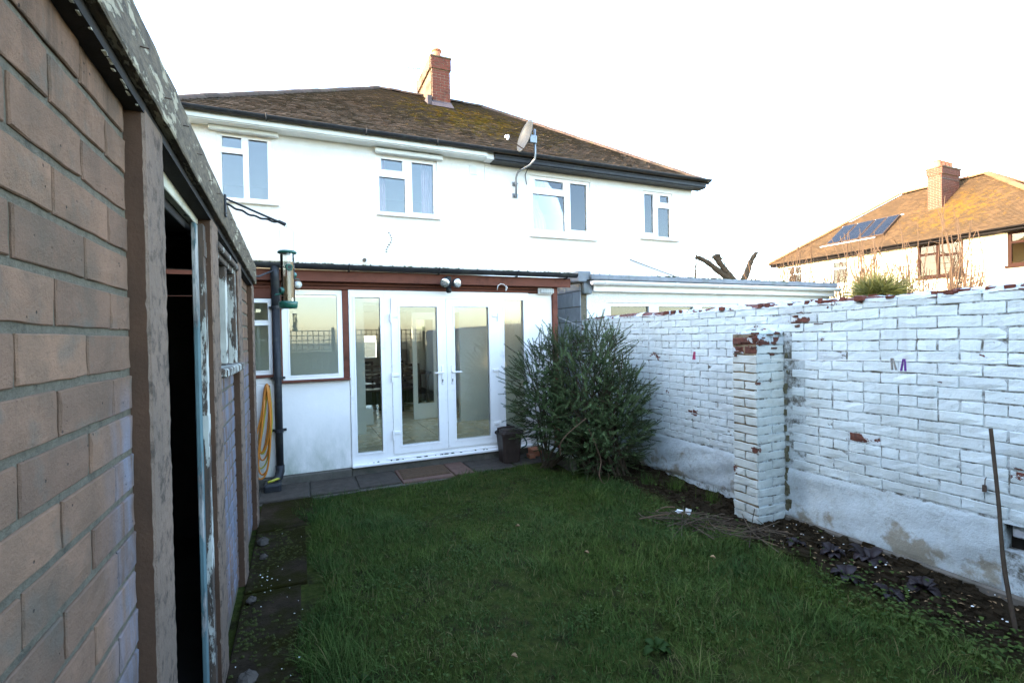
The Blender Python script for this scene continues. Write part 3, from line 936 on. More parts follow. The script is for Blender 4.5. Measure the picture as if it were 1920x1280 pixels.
# bowl: axis towards -X, tilted up
mb = MB()
ax = Vector((-0.94, -0.06, 0.28)).normalized()
sd = ax.cross(Vector((0, 0, 1))).normalized(); upv = sd.cross(ax)
cen = Vector((4.34, 8.90, 5.60))
n, rings = 28, 7
v, f = [], []
for side in (0, 1):
    for i in range(rings + 1):
        rr = i / rings
        for j in range(n):
            a = 2 * math.pi * j / n
            p = cen + sd * (0.29 * rr * math.cos(a)) + upv * (0.335 * rr * math.sin(a)) + ax * (0.085 * rr * rr - side * 0.008)
            v.append(tuple(p))
B = (rings + 1) * n
for i in range(rings):
    for j in range(n):
        q = (i * n + j, i * n + (j + 1) % n, (i + 1) * n + (j + 1) % n, (i + 1) * n + j)
        f.append(q); f.append(tuple(x + B for x in q[::-1]))
for j in range(n):
    f.append((rings * n + j, rings * n + (j + 1) % n, B + rings * n + (j + 1) % n, B + rings * n + j))
mb.add(v, f).build('bowl', M['grey_dish'], dish, smooth=True)
mb = MB().box(4.36, 4.52, 8.86, 8.94, 5.50, 5.66, b=0.01)
mb.build('mount', M['steel'], dish)
foc = cen + ax * 0.42 - upv * 0.20
mb = MB().tube([cen - upv * 0.27 + ax * 0.03, foc - upv * 0.02], 0.011, 6)
mb.build('feed_arm', M['dark_metal'], dish)
mb = MB().tube([foc - ax * 0.02, foc + ax * 0.06], 0.028, 10).tube([foc - upv * 0.05, foc + upv * 0.05], 0.020, 8)
mb.build('receiver', M['upvc'], dish)
w = MB().tube([(4.50, 8.97, 5.24), (4.47, 9.2, 5.1), (4.48, 9.37, 5.02), (4.52, 9.39, 4.82)], 0.008, 5).build('cable', M['black_plastic'], dish)

# overhead line down to the flat roof
o = MB().tube([(7.15, YH - 0.03, 3.346), (8.0, YH - 0.05, 3.11), (8.84, YH - 0.08, 2.88), (9.0, YH - 0.1, 2.6)], 0.010, 5).build('service_cable', M['black_plastic'])
tag(o, 'thin dark cable slanting down the white wall to the grey flat roof', 'cable')

# curtains seen through the upstairs panes
def curtain(name, x0, x1, z0, z1, y, mat, label, waves=5, gather=0.0):
    mb = MB()
    n, k = 40, 10
    v = []
    for i in range(k + 1):
        t = i / k
        for j in range(n + 1):
            s = j / n
            xa = x0 + (x1 - x0) * s
            if gather:
                g_ = gather * math.sin(math.pi * min(1, t * 1.25)) ** 2
                xa = x0 + (x1 - x0) * s * (1 - g_)
            v.append((xa, y + 0.03 * math.sin(waves * 2 * math.pi * s), z1 + (z0 - z1) * t))
    f = [(i * (n + 1) + j, i * (n + 1) + j + 1, (i + 1) * (n + 1) + j + 1, (i + 1) * (n + 1) + j) for i in range(k) for j in range(n)]
    o = mb.add(v, f).build(name, M[mat], smooth=True)
    o.modifiers.new('thickness', 'SOLIDIFY').thickness = 0.004
    return tag(o, label, 'curtain')
curtain('curtain', 1.42, 1.62, 3.9, 5.1, YH + 0.34, 'curtain_pink', 'pink curtain inside the lower pane of window beside air vent')
curtain('curtain', 2.34, 2.58, 3.9, 5.1, YH + 0.34, 'curtain_pink', 'pink curtain inside the tall pane of window beside air vent')
curtain('net_curtain', 4.60, 5.15, 3.85, 5.05, YH + 0.34, 'curtain_white', 'white tied-back curtain inside window beneath the satellite dish', 7, 0.35)

# ------------------------------------------------------------------ inside the ground floor, seen through the glass doors
fl = structure(MB().box(XL + 0.25, PX - 0.11, 6.16, YB - 0.25, 0.0, 0.118).build('interior_floor', M['dark_timber_and_gloom']))
tl = MB().box(-0.197, 0.197, -0.197, 0.197, 0, 0.010, b=0.003).mesh('floor_tile', M['interior_tile'])
for i in range(12):
    for j in range(13):
        x, y = -0.70 + i * 0.4, 6.42 + j * 0.4
        if x < 3.05:
            link('floor_tile', tl, fl, (x, y, 0.119))
mb = MB()
mb.box(-1.60, PX - 0.105, 12.9, 13.0, 0.12, 0.13)
cl = MB()
holes_wall(cl, -1.2, 3.24, 6.16, 9.39, 2.26, 2.28, [(-0.05, 3.05, 6.45, 8.95)])  # ceiling hole under the added skylight, to brighten the room
cl.v = [(x, z, y) for x, y, z in cl.v]
cl.f = [q[::-1] for q in cl.f]
structure(cl.build('interior_ceiling', M['interior_wall']))
pw = MB()
holes_wall(pw, 2.30, 3.20, 0.13, 2.258, 8.25, 8.35, [(2.42, 2.60, 0.13, 2.05)])
structure(pw.build('interior_wall_partition', M['interior_wall']))
structure(MB().box(-1.19, 0.95, 7.95, 8.05, 0.13, 2.258).build('interior_wall_kitchen', M['interior_wall']))
# inner glazed door standing open, with its frame
idoor = thing('inner_door', 'pale glazed inner door standing open behind the white patio doors', 'door', (1.98, 9.0, 0.13))
d = MB()
holes_wall(d, 1.90, 2.36, 0.135, 2.08, 8.86, 8.90, [(1.98, 2.28, 0.42, 1.95)])
d.build('frame', M['interior_wall'], idoor)
MB().box(1.975, 2.285, 8.877, 8.882, 0.415, 1.955).build('pane', M['glass'], idoor)
# low white step/cupboard on the left side of the room
o = MB().box(0.60, 1.16, 8.7, 8.8, 0.13, 0.42, b=0.01).build('low_partition', M['interior_wall'])
tag(o, 'low pale board across the room behind the narrow side pane', 'partition')

tbl = thing('dining_table', 'dark wooden dining table inside, beyond the patio doors', 'table', (1.75, 11.0, 0.13))
MB().box(0.95, 2.65, 10.45, 11.35, 0.84, 0.88, b=0.008).build('tabletop', M['dark_wood'], tbl)
for x in (1.02, 2.54):
    for y in (10.52, 11.24):
        MB().box(x, x + 0.06, y, y + 0.06, 0.13, 0.84, b=0.004).build('leg', M['dark_wood'], tbl)
def chair(x, y, face, label):
    c = thing('dining_chair', label, 'chair', (x, y, 0.13), 'chairs around the dining table')
    MB().box(x - 0.21, x + 0.21, y - 0.21, y + 0.21, 0.56, 0.60, b=0.01).build('seat', M['dark_wood'], c)
    for a in (-0.19, 0.15):
        for b in (-0.19, 0.15):
            back = (b < 0) == (face > 0)
            MB().box(x + a, x + a + 0.04, y + b, y + b + 0.04, 0.13, 1.10 if back else 0.56, b=0.004).build('leg', M['dark_wood'], c)
    yb = y - 0.19 * face
    m_ = MB()
    for z in (0.78, 0.92, 1.04):
        m_.box(x - 0.17, x + 0.17, yb - 0.012, yb + 0.012, z, z + 0.06)
    m_.build('backrest', M['dark_wood'], c)
chair(1.35, 10.22, 1, 'dark slatted dining chair inside, next to pale narrow side pane')
chair(2.10, 10.22, 1, 'dark slatted dining chair inside, behind pane with door handle')
chair(1.40, 11.60, -1, 'dark dining chair inside on far long side of table, window end')
chair(2.15, 11.60, -1, 'dark dining chair inside on far long side of table, wall end')

# ================================================================== REAR EXTENSION WITH PATIO DOORS
Y0 = 6.05
ext = thing('rear_extension', 'white rear extension with brown timber trim and white glazed patio doors', 'extension', (1.4, Y0, 0))
mb = MB().box(-1.3, 0.545, Y0 - 0.05, Y0 + 0.10, -0.06, 0.098, b=0.01).box(0.55, 3.34, Y0 - 0.015, Y0 + 0.10, -0.06, 0.096, b=0.008)
mb.build('plinth', M['concrete'], ext)
MB().box(-1.3, 0.548, Y0, Y0 + 0.10, 0.10, 1.135, b=0.004).build('wall', M['smooth_render'], ext)
MB().box(2.897, 3.262, Y0, Y0 + 0.10, 0.098, 2.185, b=0.004).build('wall', M['smooth_render'], ext)
MB().box(3.24, 3.34, Y0 + 0.105, YH - 0.003, 0.0, 2.30).build('side_wall', M['interior_wall'], ext)
MB().box(-1.3, -1.2, Y0 + 0.105, YH - 0.003, 0.0, 2.30).build('side_wall', M['interior_wall'], ext)
MB().box(3.264, 3.342, Y0 - 0.03, Y0 + 0.10, 0.0, 2.275, b=0.005).build('corner_post', M['brown_timber'], ext)
MB().box(0.482, 0.547, Y0 - 0.012, Y0 + 0.09, 1.165, 2.19, b=0.004).build('window_post', M['brown_timber'], ext)
MB().box(-0.262, -0.164, Y0 - 0.012, Y0 + 0.09, 1.165, 2.19, b=0.004).build('window_post', M['brown_timber'], ext)
MB().box(-0.19, 0.552, Y0 - 0.06, Y0 + 0.06, 1.137, 1.163, b=0.006).build('window_sill', M['brown_timber'], ext)
MB().box(-0.95, -0.23, Y0 - 0.03, Y0 + 0.06, 1.205, 1.236, b=0.005).build('window_sill', M['brown_timber'], ext)
MB().box(-1.3, -0.265, Y0 + 0.001, Y0 + 0.099, 1.137, 1.203, b=0.003).build('wall', M['smooth_render'], ext)
for z0, z1, y in ((2.195, 2.232, Y0 - 0.005), (2.236, 2.275, Y0 - 0.03)):
    MB().box(-1.3, 3.262, y, Y0 + 0.09, z0, z1, b=0.005).build('trim_board', M['brown_timber'], ext)
MB().box(-1.3, -0.264, Y0 - 0.004, Y0 + 0.08, 2.085, 2.193, b=0.004).build('trim_board', M['brown_timber'], ext)
MB().box(-1.3, 3.50, Y0 - 0.125, Y0 - 0.10, 2.272, 2.395, b=0.004).build('fascia', M['brown_timber'], ext)
MB().box(-1.3, 3.34, Y0 - 0.099, Y0 + 0.09, 2.277, 2.292).build('soffit', M['brown_timber'], ext)
gutter(MB(), -1.3, 3.56, Y0 - 0.185, 2.452, 0.056).build('gutter', M['black_plastic'], ext)
mb = MB()
for x in (-0.5, 0.55, 1.6, 2.65, 3.4):
    mb.tube([(x, Y0 - 0.247, 2.462), (x, Y0 - 0.225, 2.41), (x, Y0 - 0.185, 2.386), (x, Y0 - 0.13, 2.39)], 0.010, 6)
mb.build('gutter_brackets', M['black_plastic'], ext)
mb = MB()
holes_wall(mb, -1.35, 3.52, 5.90, YH - 0.003, 2.425, 2.455, [(0.0, 3.0, 6.5, 8.9)])  # opening added to let daylight into the room below
mb.v = [(x, z, y + (z - 5.90) * 0.157) for x, y, z in mb.v]
mb.f = [q[::-1] for q in mb.f]
roof_e = mb.build('roof', M['felt'], ext)
mb = MB()
for i in range(420):
    x = random.uniform(-1.3, 3.5)
    if random.random() < 0.45:
        x = random.choice((-0.15, 0.3, 1.62, 1.7, 2.6, 3.2, 3.4)) + random.gauss(0, 0.12)
    x = max(-1.3, min(3.5, x))
    y = 5.91 + abs(random.gauss(0, 0.10))
    r = random.uniform(0.008, 0.024)
    zc = 2.455 + (y - 5.9) * 0.157
    mb.add([(x - r, y - r, zc), (x + r, y - r, zc), (x + r, y + r, zc), (x - r, y + r, zc), (x + random.gauss(0, 0.004), y, zc + r * random.uniform(0.6, 1.2))], [(0, 1, 4), (1, 2, 4), (2, 3, 4), (3, 0, 4)])
rw = MB().box(-0.02, 3.02, 6.48, 8.92, 2.456, 2.462)
rw.v = [(x, y, z + (y - 5.90) * 0.157) for x, y, z in rw.v]
sub(roof_e, 'added_skylight', rw, M['glass'])  # unseen skylight, added to light the interior
s = sub(roof_e, 'moss_tufts', mb, M['moss']); s['kind'] = 'stuff'

# windows of the extension
window_part(ext, (-0.162, 0.480, 1.165, 2.180), [(-0.088, 0.424, 1.214, 2.130)], Y0 - 0.002, label='single large white framed window pane')
w0 = window_part(ext, (-0.95, -0.266, 1.238, 2.080), [(-0.90, -0.300, 1.84, 2.035), (-0.90, -0.300, 1.285, 1.785)], Y0 + 0.004)
mb = MB()
for x in (-0.80, -0.60, -0.405):
    mb.box(x - 0.010, x + 0.010, Y0 + 0.075, Y0 + 0.085, 1.24, 1.80)
for z in (1.42, 1.62):
    mb.box(-0.94, -0.28, Y0 + 0.087, Y0 + 0.095, z - 0.009, z + 0.009)
sub(w0, 'lattice_bars', mb, M['upvc'])

# patio doors
fr = MB()
holes_wall(fr, 0.553, 2.894, 0.098, 2.192, Y0 - 0.012, Y0 + 0.058, [(0.62, 0.912, 0.255, 2.105), (1.038, 2.425, 0.203, 2.102), (2.526, 2.815, 0.272, 2.092)])
for a, b, c, d in ((0.62, 0.912, 0.255, 2.105), (2.526, 2.815, 0.272, 2.092)):
    for (p, q, r, s) in ((a - 0.018, b + 0.018, c - 0.018, c), (a - 0.018, b + 0.018, d, d + 0.018), (a - 0.018, a, c, d), (b, b + 0.018, c, d)):
        fr.box(p, q, Y0 - 0.02, Y0 - 0.010, r, s)
    fr.box(a - 0.055, a - 0.049, Y0 - 0.015, Y0 - 0.010, c - 0.06, d + 0.06)
    fr.box(b + 0.049, b + 0.055, Y0 - 0.015, Y0 - 0.010, c - 0.06, d + 0.06)
dframe = fr.build('patio_door_frame', M['upvc'], ext)
sub(dframe, 'threshold', MB().box(0.548, 2.90, Y0 - 0.075, Y0 - 0.013, 0.100, 0.135, b=0.008).box(0.95, 2.5, Y0 - 0.03, Y0 - 0.013, 0.137, 0.165, b=0.004), M['upvc'])
for a, b, c, d in ((0.62, 0.912, 0.255, 2.105), (2.526, 2.815, 0.272, 2.092)):
    sub(dframe, 'pane', MB().box(a - 0.004, b + 0.004, Y0 + 0.02, Y0 + 0.028, c - 0.004, d + 0.004), M['glass'])
mb = MB()
for i in range(26):
    x = random.uniform(0.7, 2.3); z = 0.136 + 0.001
    mb.box(x, x + random.uniform(0.008, 0.03), Y0 - 0.06, Y0 - 0.045 + random.uniform(0, 0.02), z, z + random.uniform(0.003, 0.010), jit=0.002)
s = sub(dframe, 'dirt_crumbs', mb, M['soil']); s['kind'] = 'stuff'
for (a, b, pa, pb, hx, hd, hinge) in ((1.040, 1.7225, 1.142, 1.606, 1.66, -1, 1.032), (1.7265, 2.423, 1.833, 2.300, 1.79, 1, 2.431)):
    lf = MB()
    frame_mesh(lf, (a, b, 0.206, 2.099), [(pa, pb, 0.303, 1.998)], Y0 - 0.030, Y0 + 0.035, 0.02)
    leaf = lf.build('door', M['upvc'], ext)
    sub(leaf, 'pane', MB().box(pa - 0.004, pb + 0.004, Y0 + 0.002, Y0 + 0.010, 0.299, 2.002), M['glass'])
    h = MB().box(hx - 0.016, hx + 0.016, Y0 - 0.045, Y0 - 0.0305, 1.02, 1.26, b=0.006)
    sub(leaf, 'handle_plate', h, M['upvc'])
    h = MB().tube([(hx, Y0 - 0.044, 1.172), (hx, Y0 - 0.085, 1.172), (hx + hd * 0.03, Y0 - 0.092, 1.172), (hx + hd * 0.115, Y0 - 0.088, 1.170)], [0.012, 0.012, 0.011, 0.009], 8)
    sub(leaf, 'handle', h, M['upvc'])
    h = MB().tube([(hx, Y0 - 0.050, 1.075), (hx, Y0 - 0.0455, 1.075)], 0.009, 10).box(hx - 0.004, hx + 0.004, Y0 - 0.050, Y0 - 0.0455, 1.045, 1.072)
    sub(leaf, 'keyhole', h, M['black_plastic'])
    for z in (1.86, 1.14, 0.44):
        s = -1 if hinge < 1.5 else 1
        h = MB().tube([(hinge, Y0 - 0.050, z - 0.055), (hinge, Y0 - 0.050, z + 0.055)], 0.013, 8)
        h.box(min(hinge, hinge - s * 0.085), max(hinge, hinge - s * 0.085), Y0 - 0.046, Y0 - 0.0325, z + 0.005, z + 0.045, b=0.006)
        sub(leaf, 'hinge', h, M['upvc'])

# drainpipe
dp = thing('drainpipe', 'black plastic drainpipe on the white wall between two windows', 'drainpipe', (-0.215, Y0 - 0.07, 0))
DX, DY = -0.215, Y0 - 0.075
MB().tube([(DX, DY, 0.16), (DX, DY, 2.02)], 0.040, 14).build('pipe', M['black_plastic'], dp, smooth=True)
MB().tube([(DX, DY, 1.98), (DX, DY - 0.01, 2.08), (DX, DY - 0.085, 2.22), (DX, DY - 0.11, 2.30), (DX, DY - 0.11, 2.42)], 0.044, 12).build('swan_neck', M['black_plastic'], dp, smooth=True)
MB().tube([(DX, DY, 0.24), (DX, DY, 0.17), (DX - 0.02, DY - 0.05, 0.11), (DX - 0.06, DY - 0.10, 0.09)], 0.046, 12).build('shoe', M['black_plastic'], dp, smooth=True)
for z in (1.20, 0.62, 1.98):
    m_ = MB().tube([(DX, DY, z - 0.018), (DX, DY, z + 0.018)], 0.047, 14).box(DX - 0.075, DX + 0.075, DY + 0.035, DY + 0.074, z - 0.012, z + 0.012)
    m_.build('clip', M['black_plastic'], dp)
o = MB().tube([(-0.31, 5.90, 2.03), (-0.26, 5.86, 2.22), (-0.225, 5.83, 2.32), (-0.18, 5.80, 2.37)], 0.007, 6)
o = MB().tube([(-0.34, 4.86, 2.19), (-0.33, 5.2, 2.22), (-0.29, 5.6, 2.30), (-0.23, 5.82, 2.36)], 0.008, 6).build('trailing_cable', M['black_plastic'])
tag(o, 'dark cable looping from the garage end to the top of the drainpipe', 'cable')

# gully box and coiled hoses
o = thing('hose_coil', 'orange garden hose hung in long loops beside the black drainpipe', 'hose', (-0.35, 5.93, 0.1))
def hose(n, r, mat, seed, name):
    rr = random.Random(seed)
    mb = MB()
    pts = []
    for i in range(n):
        top = 1.10 + rr.uniform(-0.03, 0.02); bot = rr.uniform(0.12, 0.42)
        w = rr.uniform(0.02, 0.055); cx_ = -0.345 + rr.uniform(-0.015, 0.02); y_ = 5.975 - i * 0.012
        lean = rr.uniform(-0.075, -0.03)
        pts += [(cx_ + 0.03, y_, top), (cx_ + 0.035 + w * 0.5, y_ - 0.01, (top + bot) * 0.55), (cx_ + lean * 0.4 + w, y_ - 0.02, bot + 0.10), (cx_ + lean, y_ - 0.02, bot),
                (cx_ + lean - w, y_ - 0.02, bot + 0.12), (cx_ - w * 0.6 + lean * 0.3, y_ - 0.01, (top + bot) * 0.52), (cx_ + 0.01, y_ - 0.005, top - 0.02)]
    # smooth the path
    sm = []
    P = [Vector(p) for p in pts]
    for i in range(len(P) - 1):
        a, b, c, d = P[max(i - 1, 0)], P[i], P[i + 1], P[min(i + 2, len(P) - 1)]
        for t in (0, 0.25, 0.5, 0.75):
            sm.append(0.5 * ((2 * b) + (c - a) * t + (2 * a - 5 * b + 4 * c - d) * t * t + (3 * b - a - 3 * c + d) * t ** 3))
    return mb.tube(sm, r, 6).build(name, M[mat], globals()['o'], smooth=True)
hose(5, 0.0095, 'orange_hose', 2, 'hose')
h2 = hose(2, 0.0085, 'yellow_hose', 9, 'hose')
h2['label'] = 'yellow green length of hose'
MB().tube([(-0.31, 5.99, 1.10), (-0.31, 6.045, 1.11)], 0.014, 8).build('hook', M['dark_metal'], o)
o = thing('gully_box', 'black plastic gully box at the foot of the drainpipe', 'gully', (-0.30, 5.86, 0))
MB().box(-0.37, -0.20, 5.74, 5.95, 0.0, 0.095, b=0.02).build('body', M['black_plastic'], o)
MB().tube([(-0.33, 5.80, 0.11), (-0.24, 5.84, 0.125), (-0.22, 5.90, 0.11)], 0.013, 6).build('hose_connector', M['yellow_hose'], o, smooth=True)

# lamps on the boards
o = thing('security_light', 'black twin spotlight with motion sensor above the patio doors', 'light', (1.72, Y0 - 0.13, 2.27))
MB().box(1.685, 1.765, Y0 - 0.185, Y0 - 0.128, 2.23, 2.37, b=0.015).build('mount', M['black_plastic'], o)
for sx in (-1, 1):
    c0 = Vector((1.725 + sx * 0.045, Y0 - 0.19, 2.285)); dr = Vector((sx * 0.30, -0.9, -0.12)).normalized()
    k0 = c0 + dr * 0.02
    m_ = MB().tube([k0, k0 + dr * 0.03, k0 + dr * 0.09], [0.025, 0.048, 0.058], 16)
    hd = m_.build('lamp_head', M['black_plastic'], o, smooth=False)
    sub(hd, 'lamp_face', MB().tube([k0 + dr * 0.0905, k0 + dr * 0.096, k0 + dr * 0.099], [0.055, 0.052, 0.03], 16), M['lamp_chrome'], True)
MB().tube([(1.728, Y0 - 0.165, 2.24), (1.728, Y0 - 0.175, 2.18), (1.728, Y0 - 0.178, 2.165)], [0.030, 0.038, 0.026], 12).build('motion_sensor', M['black_plastic'], o, smooth=True)
o = thing('bulkhead_lamp', 'white ribbed oval lamp under the brown fascia by the corner post', 'lamp', (3.15, Y0 - 0.03, 2.22))
MB().box(3.03, 3.255, Y0 - 0.052, Y0 - 0.032, 2.175, 2.262, b=0.02).build('base', M['upvc'], o)
m_ = MB()
for i in range(7):
    x = 3.052 + i * 0.0295
    m_.box(x, x + 0.024, Y0 - 0.098, Y0 - 0.0525, 2.186, 2.252, b=0.012)
m_.build('cover', M['lamp_white'], o)
o = thing('porch_lamp', 'small round glass lamp on brown board behind the bird feeder', 'lamp', (0.0, Y0 - 0.03, 2.245))
MB().tube([(0.01, Y0 - 0.030, 2.235), (0.01, Y0 - 0.055, 2.235)], 0.035, 14).build('base', M['steel'], o)
MB().tube([(0.01, Y0 - 0.056, 2.235), (0.01, Y0 - 0.085, 2.235), (0.01, Y0 - 0.115, 2.235), (0.01, Y0 - 0.13, 2.235)], [0.042, 0.046, 0.036, 0.012], 16).build('globe', M['lamp_white'], o, smooth=True)
o = MB().tube([(2.39, Y0 - 0.135, 2.215), (2.40, Y0 - 0.14, 2.27), (2.44, Y0 - 0.14, 2.295), (2.49, Y0 - 0.14, 2.285), (2.515, Y0 - 0.14, 2.25), (2.51, Y0 - 0.135, 2.20), (2.535, Y0 - 0.135, 2.245), (2.52, Y0 - 0.135, 2.275)], 0.0045, 5).build('wire_loop', M['upvc'], smooth=True)
tag(o, 'white loop of wire hanging from the brown fascia above the side pane', 'wire')

# ================================================================== NEXT DOOR'S FLAT-ROOFED EXTENSION
nb = thing('flat_roof_extension', 'cream and white flat roofed extension with white gutter beyond the garden wall', 'extension', (6.5, 6.1, 0))
NX0, NX1, NYF = 3.76, 9.25, 6.10
NW = [(4.30, 5.02, 0.95, 2.03), (5.20, 5.92, 0.95, 2.03), (6.10, 6.82, 0.95, 2.03)]
mb = holes_wall(MB(), NX0 + 0.11, NX1, 0.0, 2.36, NYF, NYF + 0.2, [(4.22, 6.90, 0.9, 2.08)])
mb.build('wall', M['house_render'], nb)
window_part(nb, (4.22, 6.90, 0.9, 2.08), NW, NYF + 0.03)
MB().box(NX1 - 0.2, NX1, NYF + 0.205, YH - 0.003, 0, 2.36).build('wall', M['house_render'], nb)
sw = MB().box(NX0 + 0.012, NX0 + 0.105, NYF + 0.002, YH - 0.003, 0, 2.36).build('side_wall', M['garage_mortar'], nb)
z, row = 0.0, 0
while z < 2.3:
    y = NYF - (0.22 if row % 2 else 0.0)
    while y < 8.2:
        a, b = max(NYF, y), min(8.2, y + 0.44)
        h = min(0.215, 2.358 - z)
        if b - a > 0.05:
            sub(sw, 'block', MB().box(NX0, NX0 + 0.011, a, b, z + 0.001, z + h, b=0.003), M['block'])
        y += 0.45
    z += 0.225
    row += 1
MB().box(NX0 + 0.05, NX1 + 0.05, NYF - 0.10, YH - 0.005, 2.362, 2.40).build('roof', M['felt'], nb)
MB().box(NX0 + 0.10, NX1 + 0.06, NYF - 0.145, NYF - 0.02, 2.402, 2.475, b=0.012).build('roof_edge', M['lead'], nb)
MB().box(NX0 - 0.09, NX0 + 0.13, NYF - 0.10, NYF + 0.10, 2.364, 2.52, b=0.012).box(NX0 - 0.06, NX0 + 0.10, NYF + 0.102, YH - 0.005, 2.402, 2.50, b=0.01).build('roof_kerb', M['lead'], nb)
MB().box(NX0 + 0.02, NX0 + 0.16, NYF - 0.075, NYF - 0.002, 2.20, 2.362, b=0.008).build('kerb_end', M['lead'], nb)
MB().box(NX0 + 0.17, NX1 + 0.02, NYF - 0.10, NYF - 0.075, 2.235, 2.36, b=0.004).build('fascia', M['upvc'], nb)
MB().box(NX0 + 0.17, NX1 + 0.02, NYF - 0.074, NYF - 0.002, 2.235, 2.25).build('soffit', M['upvc'], nb)
gutter(MB(), NX0 + 0.10, NX1 + 0.05, NYF - 0.165, 2.375, 0.058).build('gutter', M['upvc'], nb)
for x in (4.05, 5.35, 6.25, 7.05, 7.9, 8.75):
    mb = MB()
    gutter(mb, x, x + 0.06, NYF - 0.165, 2.376, 0.066)
    mb.build('gutter_joint', M['upvc'], nb)
mb = MB()
for i in range(260):
    x = random.uniform(5.0, 9.2) if random.random() < 0.8 else random.uniform(3.85, 9.2)
    r = random.uniform(0.006, 0.018)
    y = NYF - 0.146 + random.uniform(-0.002, 0.1); zc = 2.476
    mb.add([(x - r, y - r, zc), (x + r, y - r, zc), (x + r, y + r, zc), (x - r, y + r, zc), (x, y, zc + r)], [(0, 1, 4), (1, 2, 4), (2, 3, 4), (3, 0, 4)])
s = mb.build('moss_tufts', M['moss'], nb); s['kind'] = 'stuff'

# ================================================================== GARAGE
gar = thing('garage', 'old brick-effect concrete garage with flaking fascia and open dark doorway', 'garage', (-0.45, 2.5, 0))
PF, BF = -0.352, -0.392                  # faces of the posts and of the bricks
POSTS = ((0.47, 0.66), (1.544, 1.737), (2.61, 2.805), (3.68, 3.875), (4.75, 4.92))

def rough_post(y0, y1, z1):
    """A precast post with worn arrises; two materials: painted sides, bare outer face."""
    mb = MB()
    n = 130
    prof = []
    for i in range(n + 1):
        z = -0.05 + (z1 + 0.05) * i / n
        ja, jb = random.gauss(0, 0.0009), random.gauss(0, 0.0009)
        if random.random() < 0.06:
            ja += random.uniform(0, 0.005)
        c = 0.005 + abs(random.gauss(0, 0.0006))
        prof.append([(-0.412, y0, z), (PF - c - abs(ja), y0, z), (PF, y0 + c + abs(ja), z), (PF + random.gauss(0, 0.0008), y1 - c - abs(jb), z), (PF - c - abs(jb), y1, z), (-0.412, y1, z)])
    v = [p for r_ in prof for p in r_]
    f, mi = [], []
    for i in range(n):
        for j in range(5):
            f.append((i * 6 + j, i * 6 + j + 1, (i + 1) * 6 + j + 1, (i + 1) * 6 + j))
            mi.append(1 if j in (1, 2, 3) else 0)
    o_ = len(mb.v)
    mb.v.extend(v); mb.f.extend(f); mb.mi.extend(mi)
    mb.add(prof[-1], [(0, 1, 2, 3, 4, 5)], 1)
    return mb
roof_z = lambda y: 2.285 - 0.036 * y          # underside of the fascia
for a, b in POSTS:
    rough_post(a, b, roof_z(b) - 0.012).build('post', [M['post_brown'], M['post_worn']], gar)

# brick shapes that alike bricks share: an outer face with worn edges
def brick_mesh(name, mats, L, H, D, j=0.0016, n=3, k=2, ch=0.004):
    """A brick whose face looks towards +X (centre of the face at the origin)."""
    mb = MB()
    v, idx = [], {}
    for a in range(n + 1):
        for b in range(k + 1):
            yy = -L / 2 + L * a / n; zz = -H / 2 + H * b / k
            edge = a in (0, n) or b in (0, k)
            dy = random.gauss(0, j); dz = random.gauss(0, j)
            if a == 0: dy = abs(dy) + ch * 0.5
            if a == n: dy = -abs(dy) - ch * 0.5
            if b == 0: dz = abs(dz) + ch * 0.5
            if b == k: dz = -abs(dz) - ch * 0.5
            idx[a, b] = len(v)
            v.append((random.gauss(0, j * 0.5) - (0.0012 if edge else 0), yy + dy, zz + dz))
    f = [(idx[a, b], idx[a + 1, b], idx[a + 1, b + 1], idx[a, b + 1]) for a in range(n) for b in range(k)]
    loop = [idx[a, 0] for a in range(n + 1)] + [idx[n, b] for b in range(1, k + 1)] + [idx[a, k] for a in range(n - 1, -1, -1)] + [idx[0, b] for b in range(k - 1, 0, -1)]
    ring = []
    for i in loop:
        x, y, z = v[i]
        ring.append(len(v))
        v.append((-ch * 0.8, max(-L / 2, min(L / 2, y * (1 + ch / L))), max(-H / 2, min(H / 2, z * (1 + ch / H)))))
    ring2 = []
    for i in ring:
        x, y, z = v[i]
        ring2.append(len(v))
        v.append((-D, y, z))
    m = len(loop)
    for i in range(m):
        q = (i + 1) % m
        f.append((loop[q], loop[i], ring[i], ring[q]))
        f.append((ring[q], ring[i], ring2[i], ring2[q]))
    return mb.add(v, f).mesh(name, mats)

GB = [brick_mesh('brick', M['garage_brick'], 0.269, 0.0865, 0.03, 0.0015, 4, 3, 0.005) for _ in range(10)]
cut_cache = {}
def garage_bricks(y0, y1, z_hi):
    k = -16
    while True:
        zl = 1.636 + 0.0998 * k
        if zl > z_hi - 0.03:
            break
        if zl > -0.08:
            odd = k % 2 == 0
            yj = (1.122 if odd else 0.981) - 0.2785 * 8
            while yj < y1:
                a, b = max(y0 + 0.003, yj + 0.0045), min(y1 - 0.003, yj + 0.2785 - 0.0045)
                h = min(0.0865, z_hi - zl - 0.003)
                if b - a > 0.025 and h > 0.02:
                    L = b - a
                    full = L > 0.262 and h > 0.086
                    if full:
                        me = random.choice(GB)
                    else:
                        key = (round(L, 3), round(h, 3))
                        if key not in cut_cache:
                            cut_cache[key] = brick_mesh('brick', M['garage_brick'], L, h, 0.03, 0.0015, 3, 3, 0.005)
                        me = cut_cache[key]
                    link('brick', me, gar, (BF + random.gauss(0, 0.0008), (a + b) / 2, zl + h / 2))
                yj += 0.2785
        k += 1
garage_bricks(0.66, 1.544, 2.235)
garage_bricks(2.805, 3.68, 1.435)
garage_bricks(3.875, 4.75, 2.13)
for y0, y1, z1 in ((0.66, 1.545, 2.24), (2.804, 3.681, 1.44), (3.874, 4.751, 2.135), (-1.6, 0.66, 2.24)):
    MB().box(-0.455, BF - 0.0065, y0, y1, -0.06, z1).build('mortar_backing', M['garage_mortar'], gar)
